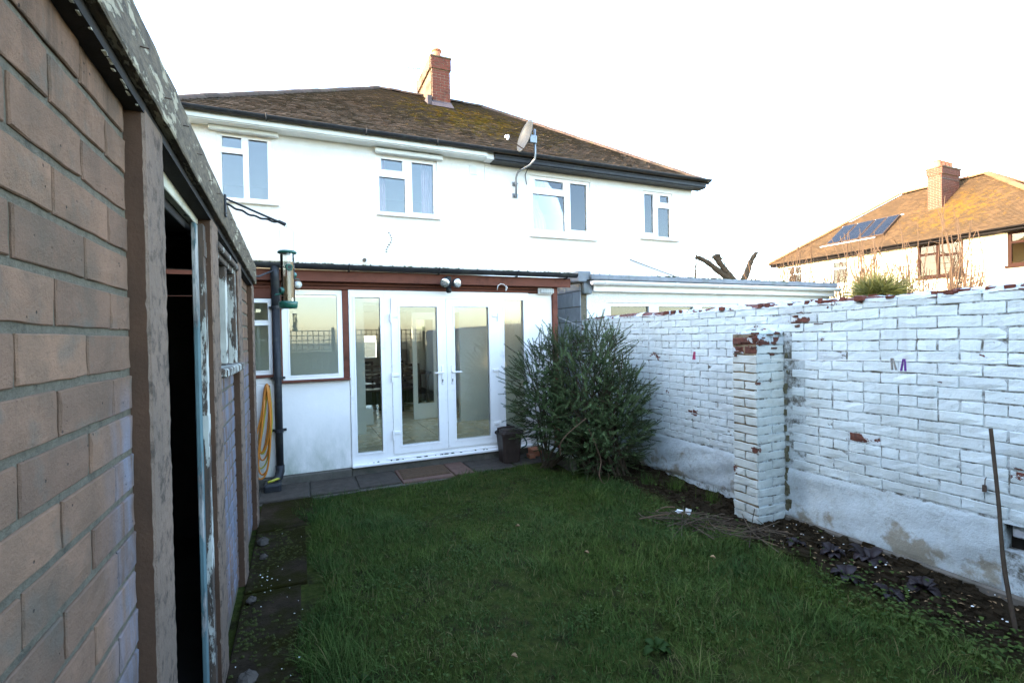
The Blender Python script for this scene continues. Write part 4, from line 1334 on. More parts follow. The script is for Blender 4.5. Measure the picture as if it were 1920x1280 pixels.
# fascia board, sagging slightly with the fall of the roof
mb = MB()
n = 80
prev = None
FX = -0.325
rows = []
for i in range(n + 1):
    y = -1.6 + (4.86 + 1.6) * i / n
    zb = roof_z(y) + random.gauss(0, 0.0018); zt = zb + 0.157 + random.gauss(0, 0.0022)
    jx = random.gauss(0, 0.0008)
    rows.append([(FX - 0.026, y, zb), (FX + jx - 0.003, y, zb), (FX + jx, y, zb + 0.005), (FX + jx, y, zt - 0.006), (FX + jx - 0.005, y, zt), (FX - 0.026, y, zt)])
v = [p for r_ in rows for p in r_]
f = [(i * 6 + j, (i + 1) * 6 + j, (i + 1) * 6 + (j + 1) % 6, i * 6 + (j + 1) % 6) for i in range(n) for j in range(6)]
f += [tuple(range(6)), tuple(range(n * 6 + 5, n * 6 - 1, -1))]
mb.add(v, f)
fascia = mb.build('fascia', M['fascia_flaked'], gar)
for i in range(15):
    y = 1.42 + i * 0.232 + random.gauss(0, 0.012)
    z = roof_z(y) + 0.075 + random.gauss(0, 0.008)
    sub(fascia, 'nail', MB().tube([(FX - 0.004, y, z), (FX + 0.016, y + 0.003, z - 0.001)], 0.0018, 6), M['dark_metal'])
mb = MB()
for i in range(30):
    y = -1.6 + 6.46 * i / 30
    y2 = y + 6.46 / 30
    z, z2 = roof_z(y), roof_z(y2)
    mb.add([(-0.50, y, z - 0.028), (FX - 0.028, y, z - 0.028), (FX - 0.028, y, z + 0.06), (-0.50, y, z + 0.06), (-0.50, y2, z2 - 0.028), (FX - 0.028, y2, z2 - 0.028), (FX - 0.028, y2, z2 + 0.06), (-0.50, y2, z2 + 0.06)],
           [(0, 1, 5, 4), (1, 2, 6, 5), (2, 3, 7, 6), (3, 0, 4, 7)])
plate = mb.build('wall_plate', M['dark_timber_and_gloom'], gar)
mb = MB()
for i in range(16):
    y = random.uniform(0.95, 1.7)
    z = roof_z(y) - 0.029
    x = FX - random.uniform(0.029, 0.036)
    mb.box(x - 0.002, x + 0.003, y, y + random.uniform(0.006, 0.03), z - 0.002, z, jit=0.001)
s = sub(plate, 'paint_flakes', mb, M['cream_board']); s['kind'] = 'stuff'
# corrugated roof sheets
mb = MB()
n, seg = 14, 120
v = []
for j in range(seg + 1):
    y = -1.7 + 6.66 * j / seg
    for i in (0, 1):
        x = -0.352 - 2.9 * i
        v.append((x, y, roof_z(y) + 0.128 + 0.018 * math.sin(y * 2 * math.pi / 0.146) + 0.05 * i))
f = [(j * 2, j * 2 + 2, j * 2 + 3, j * 2 + 1) for j in range(seg)]
ro = mb.add(v, f).build('roof', M['concrete'], gar, smooth=True)
ro.modifiers.new('thickness', 'SOLIDIFY').thickness = 0.008
# the other walls and the floor, coloured near black for the unlit inside
mb = MB().box(-3.15, -3.05, -1.6, 4.92, -0.05, 2.30)
mb.box(-3.05, -0.505, -1.6, -1.5, -0.05, 2.34)
mb.build('wall', M['dark_timber_and_gloom'], gar)
mb = MB().box(-3.05, -0.505, 4.82, 4.90, -0.05, 1.995).box(-3.05, -0.505, 4.82, 4.90, 2.006, 2.178)
mb.build('end_wall', M['dark_timber_and_gloom'], gar)
MB().box(-3.05, -0.46, -1.5, 4.82, -0.06, -0.012).build('floor', M['dark_timber_and_gloom'], gar)
for y in (1.2, 2.2, 3.2, 4.2):
    MB().box(-3.04, -0.51, y, y + 0.07, roof_z(y) + 0.02, roof_z(y) + 0.15).build('rafter', M['dark_timber_and_gloom'], gar)
# doorway: cream head board, teal and white jamb
MB().box(-0.435, -0.405, 1.739, 2.607, 2.135, roof_z(2.6) + 0.02, b=0.003).build('door_head', M['cream_board'], gar)
MB().box(-0.52, -0.436, 1.739, 2.607, 2.10, 2.16, b=0.003).build('door_head_stop', M['dark_timber_and_gloom'], gar)
jb = MB()
for i in range(30):
    z0, z1 = 2.13 * i / 30, 2.13 * (i + 1) / 30
    jb.box(-0.402, -0.376 + random.gauss(0, 0.001), 2.545 + random.gauss(0, 0.001), 2.606, z0, z1)
jb.build('door_jamb', M['frame_flaked'], gar)
MB().box(-0.414, -0.396, 2.49, 2.543, 0.0, 2.125, b=0.003).build('door_stop', M['teal_flaked'], gar)
# side window
wy0, wy1, wz0, wz1 = 2.807, 3.678, 1.44, 2.10
gw = MB()
for (a, b, c, d, x0, x1) in ((wy0, wy0 + 0.06, wz0, wz1, -0.44, -0.366), (wy1 - 0.07, wy1, wz0, wz1, -0.44, -0.366), (wy0 + 0.061, wy1 - 0.071, wz1 - 0.06, wz1, -0.44, -0.368), (3.22, 3.28, wz0 + 0.04, wz1 - 0.061, -0.43, -0.372)):
    gw.box(x0, x1, a, b, c, d, b=0.005)
gwin = gw.build('window', M['frame_flaked'], gar)
sub(gwin, 'sill', MB().box(-0.44, -0.325, wy0 - 0.002 + 0.004, wy1 - 0.003, wz0 - 0.015, wz0 + 0.03, b=0.008), M['frame_flaked'])
sub(gwin, 'pane', MB().box(-0.412, -0.407, wy0 + 0.055, wy1 - 0.065, wz0 + 0.03, wz1 - 0.055), M['glass'])
sub(gwin, 'drip_rail', MB().box(-0.44, -0.345, wy0 + 0.002, wy1 - 0.003, wz1 - 0.03, wz1 + 0.005, b=0.006), M['frame_flaked'])
MB().box(-0.435, -0.40, 2.807, 3.678, 2.107, roof_z(3.67) + 0.02, b=0.003).build('window_head', M['cream_board'], gar)
# pale box low on the back of the doorway
o = MB().box(-1.1, -1.02, 3.6, 3.68, 0.30, 0.38, b=0.006).build('socket_box', M['upvc'])
tag(o, 'small pale box faintly visible low inside the dark garage doorway', 'socket')
MB().tube([(-1.06, 3.64, -0.012), (-1.06, 3.64, 0.301)], 0.012, 6).build('conduit', M['upvc'], None)
bpy.data.objects['conduit'].parent = o

# ================================================================== BIRD FEEDER ON ITS BRACKET
br = thing('feeder_bracket', 'black wrought bracket arm screwed to the garage fascia, holding the bird feeder', 'bracket', (-0.32, 2.84, 2.3))
MB().box(FX + 0.001, FX + 0.010, 2.82, 2.85, 2.235, 2.345, b=0.002).build('wall_plate', M['black_plastic'], br)
MB().tube([(FX + 0.008, 2.835, 2.326), (-0.20, 2.842, 2.278), (-0.075, 2.85, 2.229), (-0.052, 2.85, 2.220)], [0.0055, 0.0055, 0.006, 0.006], 8).build('arm', M['black_plastic'], br)
pts = []
for i in range(30):
    t = i / 29
    pts.append((FX + 0.008 + (0.235) * t, 2.834 + 0.014 * t + 0.004 * math.sin(t * 16), 2.300 - 0.072 * t - 0.012 * math.sin(math.pi * t) + 0.003 * math.sin(t * 26)))
MB().tube(pts, 0.0055, 6).build('twisted_brace', M['black_plastic'], br)
MB().tube([(-0.082, 2.848, 2.233), (-0.046, 2.851, 2.217)], [0.009, 0.010], 10).build('end_cap', M['black_plastic'], br)
MB().tube([(-0.046, 2.851, 2.222), (-0.040, 2.851, 2.214), (-0.042, 2.851, 2.203), (-0.047, 2.851, 2.205)], 0.0012, 5).build('hook', M['steel'], br)

FXc, FYc = -0.043, 2.852
fd = thing('bird_feeder', 'clear tube bird feeder with green lid and base hanging in front of window', 'bird feeder', (FXc, FYc, 1.77))
MB().lathe(FXc, FYc, [(0.030, 2.063), (0.046, 2.066), (0.047, 2.074), (0.040, 2.080), (0.005, 2.083)], 24).build('lid', M['green_plastic'], fd, smooth=True)
MB().lathe(FXc, FYc, [(0.036, 1.812), (0.046, 1.812), (0.047, 1.800), (0.045, 1.784), (0.040, 1.776), (0.010, 1.774)], 24).build('base', M['green_plastic'], fd, smooth=True)
tb = MB()
nn = 24
for r_, flip in ((0.0345, False), (0.0325, True)):
    v = [(FXc + r_ * math.cos(2 * math.pi * j / nn), FYc + r_ * math.sin(2 * math.pi * j / nn), z) for z in (1.805, 2.066) for j in range(nn)]
    f = [(j, (j + 1) % nn, nn + (j + 1) % nn, nn + j) for j in range(nn)]
    tb.add(v, [q[::-1] for q in f] if flip else f)
tb.build('tube', M['clear_plastic'], fd, smooth=True)
MB().lathe(FXc, FYc, [(0.031, 1.808), (0.031, 1.86), (0.0305, 1.90), (0.029, 1.935), (0.012, 1.947)], 20).build('seed', M['seed'], fd, smooth=True)
MB().box(FXc + 0.003, FXc + 0.028, FYc - 0.030, FYc - 0.026, 1.83, 2.02).build('inner_label', M['seed'], fd)
for (ax_, z) in ((-75, 1.990), (-75 + 110, 1.955), (-195, 1.868), (-150, 1.868)):
    a = R(ax_)
    c0 = Vector((FXc + 0.033 * math.cos(a), FYc + 0.033 * math.sin(a), z)); dv = Vector((math.cos(a), math.sin(a), -0.12))
    p_ = MB().tube([c0 - dv * 0.004, c0 + dv * 0.010], [0.019, 0.016], 14).build('feeding_port', M['green_plastic'], fd)
    sub(p_, 'port_hole', MB().tube([c0 + dv * 0.0102, c0 + dv * 0.0110], [0.0095, 0.0095], 12), M['black_plastic'])
    sub(p_, 'perch', MB().tube([c0 + dv * 0.004 - Vector((0, 0, 0.017)), c0 + dv * 0.036 - Vector((0, 0, 0.017))], 0.0028, 6), M['green_plastic'])
MB().tube([(FXc - 0.033, FYc, 2.06), (FXc - 0.033, FYc, 2.185), (FXc - 0.02, FYc, 2.203), (FXc, FYc, 2.206), (FXc + 0.02, FYc, 2.2), (FXc + 0.033, FYc, 2.183), (FXc + 0.033, FYc, 2.06)], 0.0010, 5).build('wire_handle', M['steel'], fd)

# ================================================================== GARDEN WALL
WX, WT, WTOP = 3.76, 0.22, 1.83
gwall = thing('garden_wall', 'old white painted brick garden wall with brick pier and flaking paint', 'wall', (WX, 2.5, 0))
holes = [(1.32, 1.475, 0.30, 0.50)]
VENT = (1.29, 1.475, 0.29, 0.50)
mb = MB()
x0 = WX + 0.0055
def ybox(y0, y1, z0, z1):
    mb.box(x0, x0 + WT, y0, y1, z0, z1)
ybox(-3.4, VENT[0], -0.06, WTOP - 0.03); ybox(VENT[0], VENT[1], -0.06, VENT[2]); ybox(VENT[0], VENT[1], VENT[3], WTOP - 0.03); ybox(VENT[1], 6.04, -0.06, WTOP - 0.03)
mb.build('mortar_core', M['painted_mortar'], gwall)
def mortar_face(y0, y1, z0, z1):
    ny, nz = int((y1 - y0) / 0.019), int((z1 - z0) / 0.019)
    Y, Z = np.meshgrid(np.linspace(y0, y1, ny + 1), np.linspace(z0, z1, nz + 1), indexing='ij')
    low = np.kron(rng.normal(0, 1, (ny // 8 + 2, nz // 5 + 2)), np.ones((8, 5)))[:ny + 1, :nz + 1]
    D = 0.0054 + 0.0018 * low + rng.normal(0, 0.0020, Y.shape)
    X = WX + np.clip(D, 0.0030, 0.0085)
    v = np.stack([X, Y, Z], -1).reshape(-1, 3)
    i, j = np.meshgrid(np.arange(ny), np.arange(nz), indexing='ij')
    a = (i * (nz + 1) + j).reshape(-1)
    f = np.stack([a, a + 1, a + nz + 2, a + nz + 1], -1)
    m_ = MB(); m_.v = [tuple(p) for p in v]; m_.f = [tuple(q) for q in f]; m_.mi = [0] * len(f)
    m_.build('mortar_face', M['painted_mortar'], gwall, smooth=True)
mortar_face(0.6, 6.03, 0.45, WTOP - 0.02)
bricks = []
C_, L_ = 0.0752, 0.226
PIER = (2.87, 3.12, 3.44)               # y0, y1, front x
WB = [brick_mesh('brick', [M['painted_brick']], 0.221, 0.0705, 0.03, 0.0026, 3, 2, 0.0045) for _ in range(10)]
WBR = [brick_mesh('brick', [M['bare_brick']], 0.221, 0.0705, 0.03, 0.0030, 3, 2, 0.007) for _ in range(4)]
WH = [brick_mesh('brick', [M['painted_brick']], 0.1085, 0.0705, 0.03, 0.0022, 2, 2, 0.0045) for _ in range(5)]
row = 0
z = 0.470
REND = 0.455
while z < WTOP - 0.02:
    y = -3.3 - (L_ / 2 if row % 2 else 0)
    if row % 5 == 3:                    # a course of headers now and then
        step, kind = L_ / 2, 'h'
    else:
        step, kind = L_, 's'
    yy = y
    while yy < 6.0:
        bricks.append((yy + step / 2, z + 0.034, kind))
        yy += step
    z += C_
    row += 1
eye = Vector((0, 0, 1.6))
fwd = _f
def shown(y, z):
    p = Vector((WX, y, z)) - eye
    return p.dot(fwd)
vis = [b for b in bricks if 1.25 < b[0] < 6.0 and not (PIER[0] - 0.10 < b[0] < PIER[1] + 0.02 and b[1] < 1.60)]
hid = [b for b in bricks if not (1.25 < b[0] < 6.0) and b[0] < 6.0]
vis.sort(key=lambda b: shown(b[0], b[1]))
N_BRICK = 228
rest = MB()
def place_wall_brick(y, z, kind, real):
    sag = 0.006 * math.sin(y * 1.3 + 0.4) + 0.003 * math.sin(y * 4.1)
    top = z > WTOP - 0.10
    worn = (top and random.random() < 0.14) or random.random() < 0.004 or (z > 1.56 and 2.62 < y < 3.10 and random.random() < 0.6)
    me = random.choice(WBR if (worn and kind == 's') else (WB if kind == 's' else WH))
    zz = z + sag + random.gauss(0, 0.0012)
    xx = WX + random.gauss(0, 0.0007)
    rot = (random.gauss(0, 0.010), random.gauss(0, 0.004), math.pi + random.gauss(0, 0.004))
    if real:
        link('brick', me, gwall, (xx, y + random.gauss(0, 0.002), zz), rot)
    else:
        o_ = len(rest.v)
        m_ = Matrix.Translation((xx, y, zz)) @ Matrix.Rotation(math.pi, 4, 'Z')
        rest.v.extend([tuple(m_ @ q.co) for q in me.vertices])
        rest.f.extend([tuple(i + o_ for i in p.vertices) for p in me.polygons])
        rest.mi.extend([1 if (worn and kind == 's') else 0] * len(me.polygons))
for i, b in enumerate(vis):
    place_wall_brick(*b, i < N_BRICK)
for b in hid:
    place_wall_brick(*b, False)
s = rest.build('far_bricks', [M['painted_brick'], M['bare_brick']], gwall); s['kind'] = 'stuff'

# pier: alternate courses, bricks one by one
PB_long = [brick_mesh('brick', M['pillar_brick'], 0.246, 0.069, 0.03, 0.0034, 4, 2, 0.005) for _ in range(3)]
PB_half = [brick_mesh('brick', M['pillar_brick'], 0.120, 0.069, 0.03, 0.0034, 3, 2, 0.005) for _ in range(4)]
PB_q = [brick_mesh('brick', M['pillar_brick'], 0.163, 0.069, 0.03, 0.0034, 3, 2, 0.005) for _ in range(4)]
PB_bare_long = [brick_mesh('brick', M['bare_brick'], 0.245, 0.0665, 0.03, 0.003, 3, 2, 0.007) for _ in range(3)]
PB_bare_q = [brick_mesh('brick', M['bare_brick'], 0.160, 0.0665, 0.03, 0.003, 2, 2, 0.007) for _ in range(3)]
PB_bare = [brick_mesh('brick', M['bare_brick'], 0.118, 0.0665, 0.03, 0.003, 2, 2, 0.007) for _ in range(3)]
py0, py1, pxf = PIER
MB().box(pxf + 0.006, WX + 0.004, py0 + 0.006, py1 - 0.006, -0.06, 1.585).build('pier_core', M['painted_mortar'], gwall)
MB().box(pxf + 0.0045, pxf + 0.0058, py0 + 0.008, py1 - 0.008, -0.05, 1.58).build('pier_joints', M['pier_mortar'], gwall)
z, row = 0.012, 0
while z < 1.56:
    hot = z > 1.38
    batter = 0.012 * (1 - z / 1.6)
    zc = z + 0.0335
    if row % 2 == 0:
        link('brick', random.choice(PB_bare_long if hot else PB_long), gwall, (pxf - batter + random.gauss(0, .0015), (py0 + py1) / 2, zc), (0, 0, math.pi + random.gauss(0, .006)))
        link('brick', random.choice(PB_bare_q if hot else PB_q), gwall, (pxf + 0.082, py0 - random.uniform(0, .002), zc), (0, 0, -math.pi / 2 + random.gauss(0, .006)))
        link('brick', random.choice(PB_bare_q if z > 1.45 else PB_q), gwall, (pxf + 0.250, py0 - random.uniform(0, .002), zc), (0, 0, -math.pi / 2 + random.gauss(0, .006)))
    else:
        for dy in (0.062, 0.188):
            link('brick', random.choice(PB_bare if hot else PB_half), gwall, (pxf - batter + random.gauss(0, .0015), py0 + dy, zc), (0, 0, math.pi + random.gauss(0, .006)))
        link('brick', random.choice(PB_half), gwall, (pxf + 0.060, py0 - random.uniform(0, .002), zc), (0, 0, -math.pi / 2 + random.gauss(0, .006)))
        link('brick', random.choice(PB_long), gwall, (pxf + 0.20, py0 - random.uniform(0, .002), zc), (0, 0, -math.pi / 2 + random.gauss(0, .006)))
    z += 0.0738
    row += 1
for ob in [c_ for c_ in gwall.children if c_.name.startswith('brick') and c_.location.x + 3.76 < 3.755 and abs(c_.location.x) > 0.02]:
    ob.location += Vector((-abs(random.gauss(0, 0.0018)), -abs(random.gauss(0, 0.0012)), random.gauss(0, 0.0018)))
    ob.rotation_euler.x += random.gauss(0, 0.016)
    ob.scale = (1, random.uniform(0.95, 1.0), random.uniform(0.90, 1.02))
# green black stain down the inner corner beside the pier
mb = MB()
for i in range(46):
    z = random.uniform(0.0, 1.55) * random.random() ** 0.4; r_ = random.uniform(0.003, 0.012) * (1.5 if z < 0.45 else 1.0)
    y = py0 - 0.004 - abs(random.gauss(0, 0.014))
    mb.box(WX - 0.012, WX - 0.0005, y - r_, y + r_, z - r_ * 2.2, z + r_ * 2.2, jit=0.003)
s = mb.build('algae_stain', M['stain'], gwall); s['kind'] = 'stuff'
# crumbled brick showing round the pier's head and on the wall above it
mb = MB()
for i in range(34):
    if i in (1, 4, 7, 9, 12, 14, 18, 21, 24, 29, 32):
        continue
    if i < 16:
        y, z, x = random.uniform(py0, py1), 1.50 + random.gauss(0, 0.05), pxf - 0.010
    elif i < 26:
        y, z, x = py0 - 0.004, 1.52 + random.gauss(0, 0.05), random.uniform(pxf, WX - 0.03)
    else:
        y, z, x = random.uniform(2.55, 2.95), 1.66 + random.gauss(0, 0.03), WX - 0.003
    if z > 1.60 and i < 26:
        z = 1.585
    a = random.uniform(0.008, 0.040); b = random.uniform(0.003, 0.011)
    if 16 <= i < 26:
        mb.box(x - a, min(x + a, WX), y - 0.0025, y + 0.010, z - b, z + b, jit=0.004)
    else:
        mb.box(x - 0.001, x + 0.012, y - a, y + a, z - b, z + b, jit=0.004)
s = mb.build('crumbled_brick', M['rubble'], gwall); s['kind'] = 'stuff'
# broken brick and mortar on the pier's head
mb = MB()
n = 12
hv = {}
v = []
for i in range(n + 1):
    for j in range(n + 1):
        x = pxf + 0.004 + (WX - pxf) * i / n; y = py0 + 0.004 + (py1 - py0 - 0.008) * j / n
        hv[i, j] = len(v)
        v.append((x, y, 1.570 + 0.035 * (i / n) + random.uniform(0, 0.028) - (0.03 if (i == 0 or j in (0, n)) else 0)))
mb.add(v, [(hv[i, j], hv[i + 1, j], hv[i + 1, j + 1], hv[i, j + 1]) for i in range(n) for j in range(n)])
mb.build('pier_head', M['bare_brick'], gwall)

# plaster band at the foot, its lower edge broken away
def plaster_band(y0, y1):
    mb = MB()
    ny = max(8, int((y1 - y0) / 0.035)); nz = 14
    v = []
    edge = [0.035 + 0.03 * math.sin(2.1 * (y0 + (y1 - y0) * i / ny)) + random.uniform(-0.012, 0.02) for i in range(ny + 1)]
    top = [REND + 0.006 * math.sin((y0 + (y1 - y0) * i / ny) * 1.3 + .4) + random.gauss(0, 0.003) for i in range(ny + 1)]
    for i in range(ny + 1):
        y = y0 + (y1 - y0) * i / ny
        for j in range(nz + 1):
            t = j / nz
            z = edge[i] + (top[i] - edge[i]) * t
            bulge = 0.010 + 0.006 * math.sin(3.0 * y + 5 * t) + 0.004 * math.sin(9 * y + 11 * t) + random.gauss(0, 0.0012)
            if j == nz:
                bulge = -0.004
            if j == 0:
                bulge = -0.002
            v.append((WX - bulge, y, z))
    f = [(i * (nz + 1) + j, i * (nz + 1) + j + 1, (i + 1) * (nz + 1) + j + 1, (i + 1) * (nz + 1) + j) for i in range(ny) for j in range(nz)]
    return mb.add(v, f).build('plaster_band', M['plaster'], gwall, smooth=True)
plaster_band(-3.3, VENT[0] - 0.005)
plaster_band(VENT[1] + 0.005, PIER[0] - 0.002)
plaster_band(PIER[1] + 0.002, 6.03)
mb = MB().box(WX - 0.035, WX + 0.004, -3.3, PIER[0] - 0.003, -0.06, 0.055, b=0.012)
mb.build('footing', M['concrete'], gwall)
# air vent recess near the frame's edge
mb = MB().box(WX + 0.10, WX + 0.11, VENT[0], VENT[1], VENT[2], VENT[3])
mb.build('vent_back', M['dark_timber_and_gloom'], gwall)
MB().box(WX + 0.03, WX + 0.06, VENT[0] + 0.01, VENT[1] - 0.03, VENT[2] + 0.085, VENT[2] + 0.20, b=0.006).build('loose_block', M['block'], gwall)
# lumpy top of the wall: mortar, moss and broken red brick
mb = MB()
ny, nx = 330, 5
v = []
for i in range(ny + 1):
    y = -3.35 + 9.38 * i / ny
    base = WTOP - 0.012 + 0.006 * math.sin(1.3 * y + .4) + 0.010 * math.sin(2.3 * y) * math.sin(0.7 * y)
    chip = random.uniform(0, 0.020)
    for j in range(nx + 1):
        t = j / nx
        v.append((WX - 0.004 + random.gauss(0, 0.003) + (WT + 0.01) * t, y, base + chip * (0.3 if j in (0, nx) else 1) + 0.022 * math.sin(math.pi * t) - (0.018 if j in (0, nx) else 0)))
mb.add(v, [(i * (nx + 1) + j, (i + 1) * (nx + 1) + j, (i + 1) * (nx + 1) + j + 1, i * (nx + 1) + j + 1) for i in range(ny) for j in range(nx)])
mb.build('wall_head', M['bare_brick'], gwall)
mb = MB()
for i in range(110):
    y = random.uniform(1.2, 6.0)
    if random.random() < 0.6:
        y = random.choice((1.55, 1.7, 2.2, 2.6, 3.0, 3.35, 4.2)) + random.gauss(0, 0.12)
    r = random.uniform(0.006, 0.024)
    x = WX + random.uniform(-0.004, 0.16)
    zc = WTOP - 0.01
    mb.box(x - r * .7, x + r * .7, y - r * 1.4, y + r * 1.4, zc - 0.01, zc + random.uniform(0.006, 0.030), jit=r * 0.3)
s = mb.build('broken_brick_chips', M['chimney_brick'], gwall); s['kind'] = 'stuff'

# washing line with its pegs, cane against the wall, hook on the wall
def catmull(P, n=8):
    P = [Vector(p) for p in P]
    out = []
    for i in range(len(P) - 1):
        a, b, c, d = P[max(i - 1, 0)], P[i], P[i + 1], P[min(i + 2, len(P) - 1)]
        for k_ in range(n):
            t = k_ / n
            out.append(0.5 * ((2 * b) + (c - a) * t + (2 * a - 5 * b + 4 * c - d) * t * t + (3 * b - a - 3 * c + d) * t ** 3))
    out.append(P[-1])
    return out
LINE = catmull([(3.342, 6.00, 1.86), (3.46, 4.9, 1.56), (3.53, 3.9, 1.415), (3.55, 3.17, 1.372), (3.56, 2.0, 1.392), (3.56, 1.25, 1.43), (3.6, -0.5, 1.58), (3.74, -2.4, 1.75)])
o = MB().tube(LINE, 0.0019, 6).build('washing_line', M['white_paint'])
tag(o, 'thin white washing line strung along the painted brick wall', 'washing line')
def peg(x, y, z, mat, label, tilt):
    t = thing('clothes_peg', label, 'peg', (x, y, z), 'pegs on the washing line')
    for s in (-1, 1):
        m_ = MB()
        m_.add([(x - 0.006, y + s * 0.004 - 0.003, z + 0.03), (x + 0.006, y + s * 0.004 - 0.003, z + 0.03), (x + 0.006, y + s * 0.004 + 0.003, z + 0.03), (x - 0.006, y + s * 0.004 + 0.003, z + 0.03),
                (x - 0.006, y + s * 0.012 + tilt - 0.004, z - 0.048), (x + 0.006, y + s * 0.012 + tilt - 0.004, z - 0.048), (x + 0.006, y + s * 0.012 + tilt + 0.004, z - 0.048), (x - 0.006, y + s * 0.012 + tilt + 0.004, z - 0.048)],
               [(0, 3, 2, 1), (4, 5, 6, 7), (0, 1, 5, 4), (1, 2, 6, 5), (2, 3, 7, 6), (3, 0, 4, 7)])
        m_.build('prong', M[mat], t)
    MB().tube([(x - 0.007, y, z + 0.006), (x + 0.007, y, z + 0.006)], 0.004, 8).build('spring', M['steel'], t)
peg(3.56, 1.938, 1.379, 'peg_wood', 'grey wooden clothes peg on the line beside the purple peg', -0.012)
peg(3.56, 1.868, 1.376, 'peg_purple', 'purple plastic clothes peg hanging on the washing line', 0.006)
peg(3.54, 3.66, 1.388, 'peg_pink', 'pink plastic clothes peg on the line between bush and pier', 0.01)
o = MB().tube(catmull([(3.41, 1.29, 0.0), (3.50, 1.37, 0.30), (3.60, 1.43, 0.62), (3.70, 1.50, 1.005)], 8), [0.011] * 10 + [0.010] * 15, 8).build('garden_cane', M['cane'])
tag(o, 'dark wooden stick leaning against the painted wall by the vent hole', 'stick')
o = MB().tube([(WX - 0.004, 1.545, 0.70), (WX - 0.02, 1.545, 0.69), (WX - 0.012, 1.55, 0.645)], 0.003, 6).tube([(WX - 0.016, 1.55, 0.655), (WX - 0.016, 1.55, 0.615)], [0.010, 0.012], 8).build('wall_hook', M['dark_metal'])
tag(o, 'small black hook hanging on the wall beside the leaning stick', 'hook')

# ================================================================== THE SUNLIT HOUSE ON THE RIGHT
far = bpy.data.objects.new('sunlit_house', None)
col.objects.link(far)
far.location = (23.8, 18.95, 0)
far.rotation_euler = (0, 0, -math.pi / 2)
tag(far, 'cream house with sunlit orange brown roof and dark solar panels beyond the wall', 'house')
FW, FD, FE, FR = 11.8, 8.4, 5.25, 8.32
frun = FD / 2
fsl = math.hypot(frun, FR - FE)
fc, fs_ = frun / fsl, (FR - FE) / fsl
YF = 0.28
FWIN = [((0.85, 1.70, 4.02, 5.02), [(0.92, 1.25, 4.62, 4.95), (1.31, 1.63, 4.62, 4.95), (0.92, 1.25, 4.09, 4.55), (1.31, 1.63, 4.09, 4.55)], 'upvc'),
        ((3.22, 4.02, 3.80, 4.95), [(3.29, 3.95, 4.62, 4.88), (3.29, 3.95, 3.87, 4.55)], 'upvc'),
        ((6.85, 8.42, 3.72, 5.08), [(6.93, 7.50, 3.80, 4.62), (6.93, 7.50, 4.70, 5.0), (7.60, 8.33, 3.80, 4.50), (7.60, 8.33, 4.60, 5.0)], 'far_frame'),
        ((9.72, 11.3, 3.84, 5.08), [(9.82, 11.2, 4.72, 4.99), (9.82, 11.2, 3.93, 4.64)], 'far_frame')]
mb = holes_wall(MB(), 0.28, FW - 0.28, -0.05, 5.2, YF, YF + 0.24, [w[0] for w in FWIN])
mb.box(0.28, 0.52, YF + 0.245, FD - 0.28, -0.05, 5.2).box(FW - 0.52, FW - 0.28, YF + 0.245, FD - 0.28, -0.05, 5.2).box(0.525, FW - 0.525, FD - 0.52, FD - 0.28, -0.05, 5.2)
mb.box(0.53, FW - 0.53, YF + 0.25, FD - 0.53, 2.5, 2.6).box(0.53, FW - 0.53, YF + 0.25, FD - 0.53, 5.1, 5.15).box(0.53, FW - 0.53, 4.0, 4.1, 2.6, 5.1)
k = NT('cream_painted_wall')
M['cream_wall'] = k.out(k.mix(k.ramp(k.noise(2, 6), 0.3, 0.7), (0.66, 0.56, 0.40), (0.58, 0.49, 0.34)), 0.9, k.bump(k.noise(30, 8, 0.7), 0.4, 0.01), 0.25)
mb.build('wall', M['cream_wall'], far)
for oo, pp, mm in FWIN:
    sl_ = (oo[0] - 0.06, oo[1] + 0.06, YF - 0.07, YF + 0.03, oo[2] - 0.09, oo[2] - 0.003)
    window_part(far, oo, pp, YF + 0.05, mat=mm, sill=sl_, glass_mat='far_glass')
deck, mb, tone = MB(), MB(), []
deck.quad((0, 0, FE), (FW, 0, FE), (FW - frun, frun, FR), (frun, frun, FR))
deck.quad((FW, FD, FE), (0, FD, FE), (frun, frun, FR), (FW - frun, frun, FR))
deck.add([(0, 0, FE), (0, FD, FE), (frun, frun, FR)], [(0, 2, 1)])
deck.add([(FW, 0, FE), (FW, FD, FE), (FW - frun, frun, FR)], [(0, 1, 2)])
tile_slope(mb, tone, (0, -0.04, FE - 0.02), (1, 0, 0), (0, fc, fs_), [(0, 0), (FW, 0), (FW - frun, fsl), (frun, fsl)], 0.175, 0.11, 0.018)
tile_slope(mb, tone, (FW + 0.04, 0, FE - 0.02), (0, 1, 0), (-fc, 0, fs_), [(0, 0), (FD, 0), (frun, fsl)], 0.175, 0.11, 0.018)
fr_ = deck.build('roof', M['felt'], far)
t = sub(fr_, 'roof_tiles', mb, M['roof_far']); tone_attr(t.data, 'tone', tone); t['kind'] = 'stuff'
rf_me = ridge_mesh('ridge_tile', M['ridge_far'], 0.36, 0.14)
ridge_run(fr_, rf_me, (frun, frun, FR + 0.02), (FW - frun, frun, FR + 0.02), 0.36)
ridge_run(fr_, rf_me, (0, 0, FE + 0.02), (frun, frun, FR + 0.02), 0.36)
ridge_run(fr_, rf_me, (FW, 0, FE + 0.02), (FW - frun, frun, FR + 0.02), 0.36)
ridge_run(fr_, rf_me, (FW, FD, FE + 0.02), (FW - frun, frun, FR + 0.02), 0.36)
MB().box(0.05, FW - 0.05, 0.0, 0.03, 5.09, 5.23).build('fascia', M['black_paint'], far)
MB().box(0.05, FW - 0.05, 0.031, YF - 0.002, 5.08, 5.11).build('soffit', M['black_paint'], far)
gutter(MB(), 0, FW, -0.07, 5.23, 0.06).build('gutter', M['black_paint'], far)
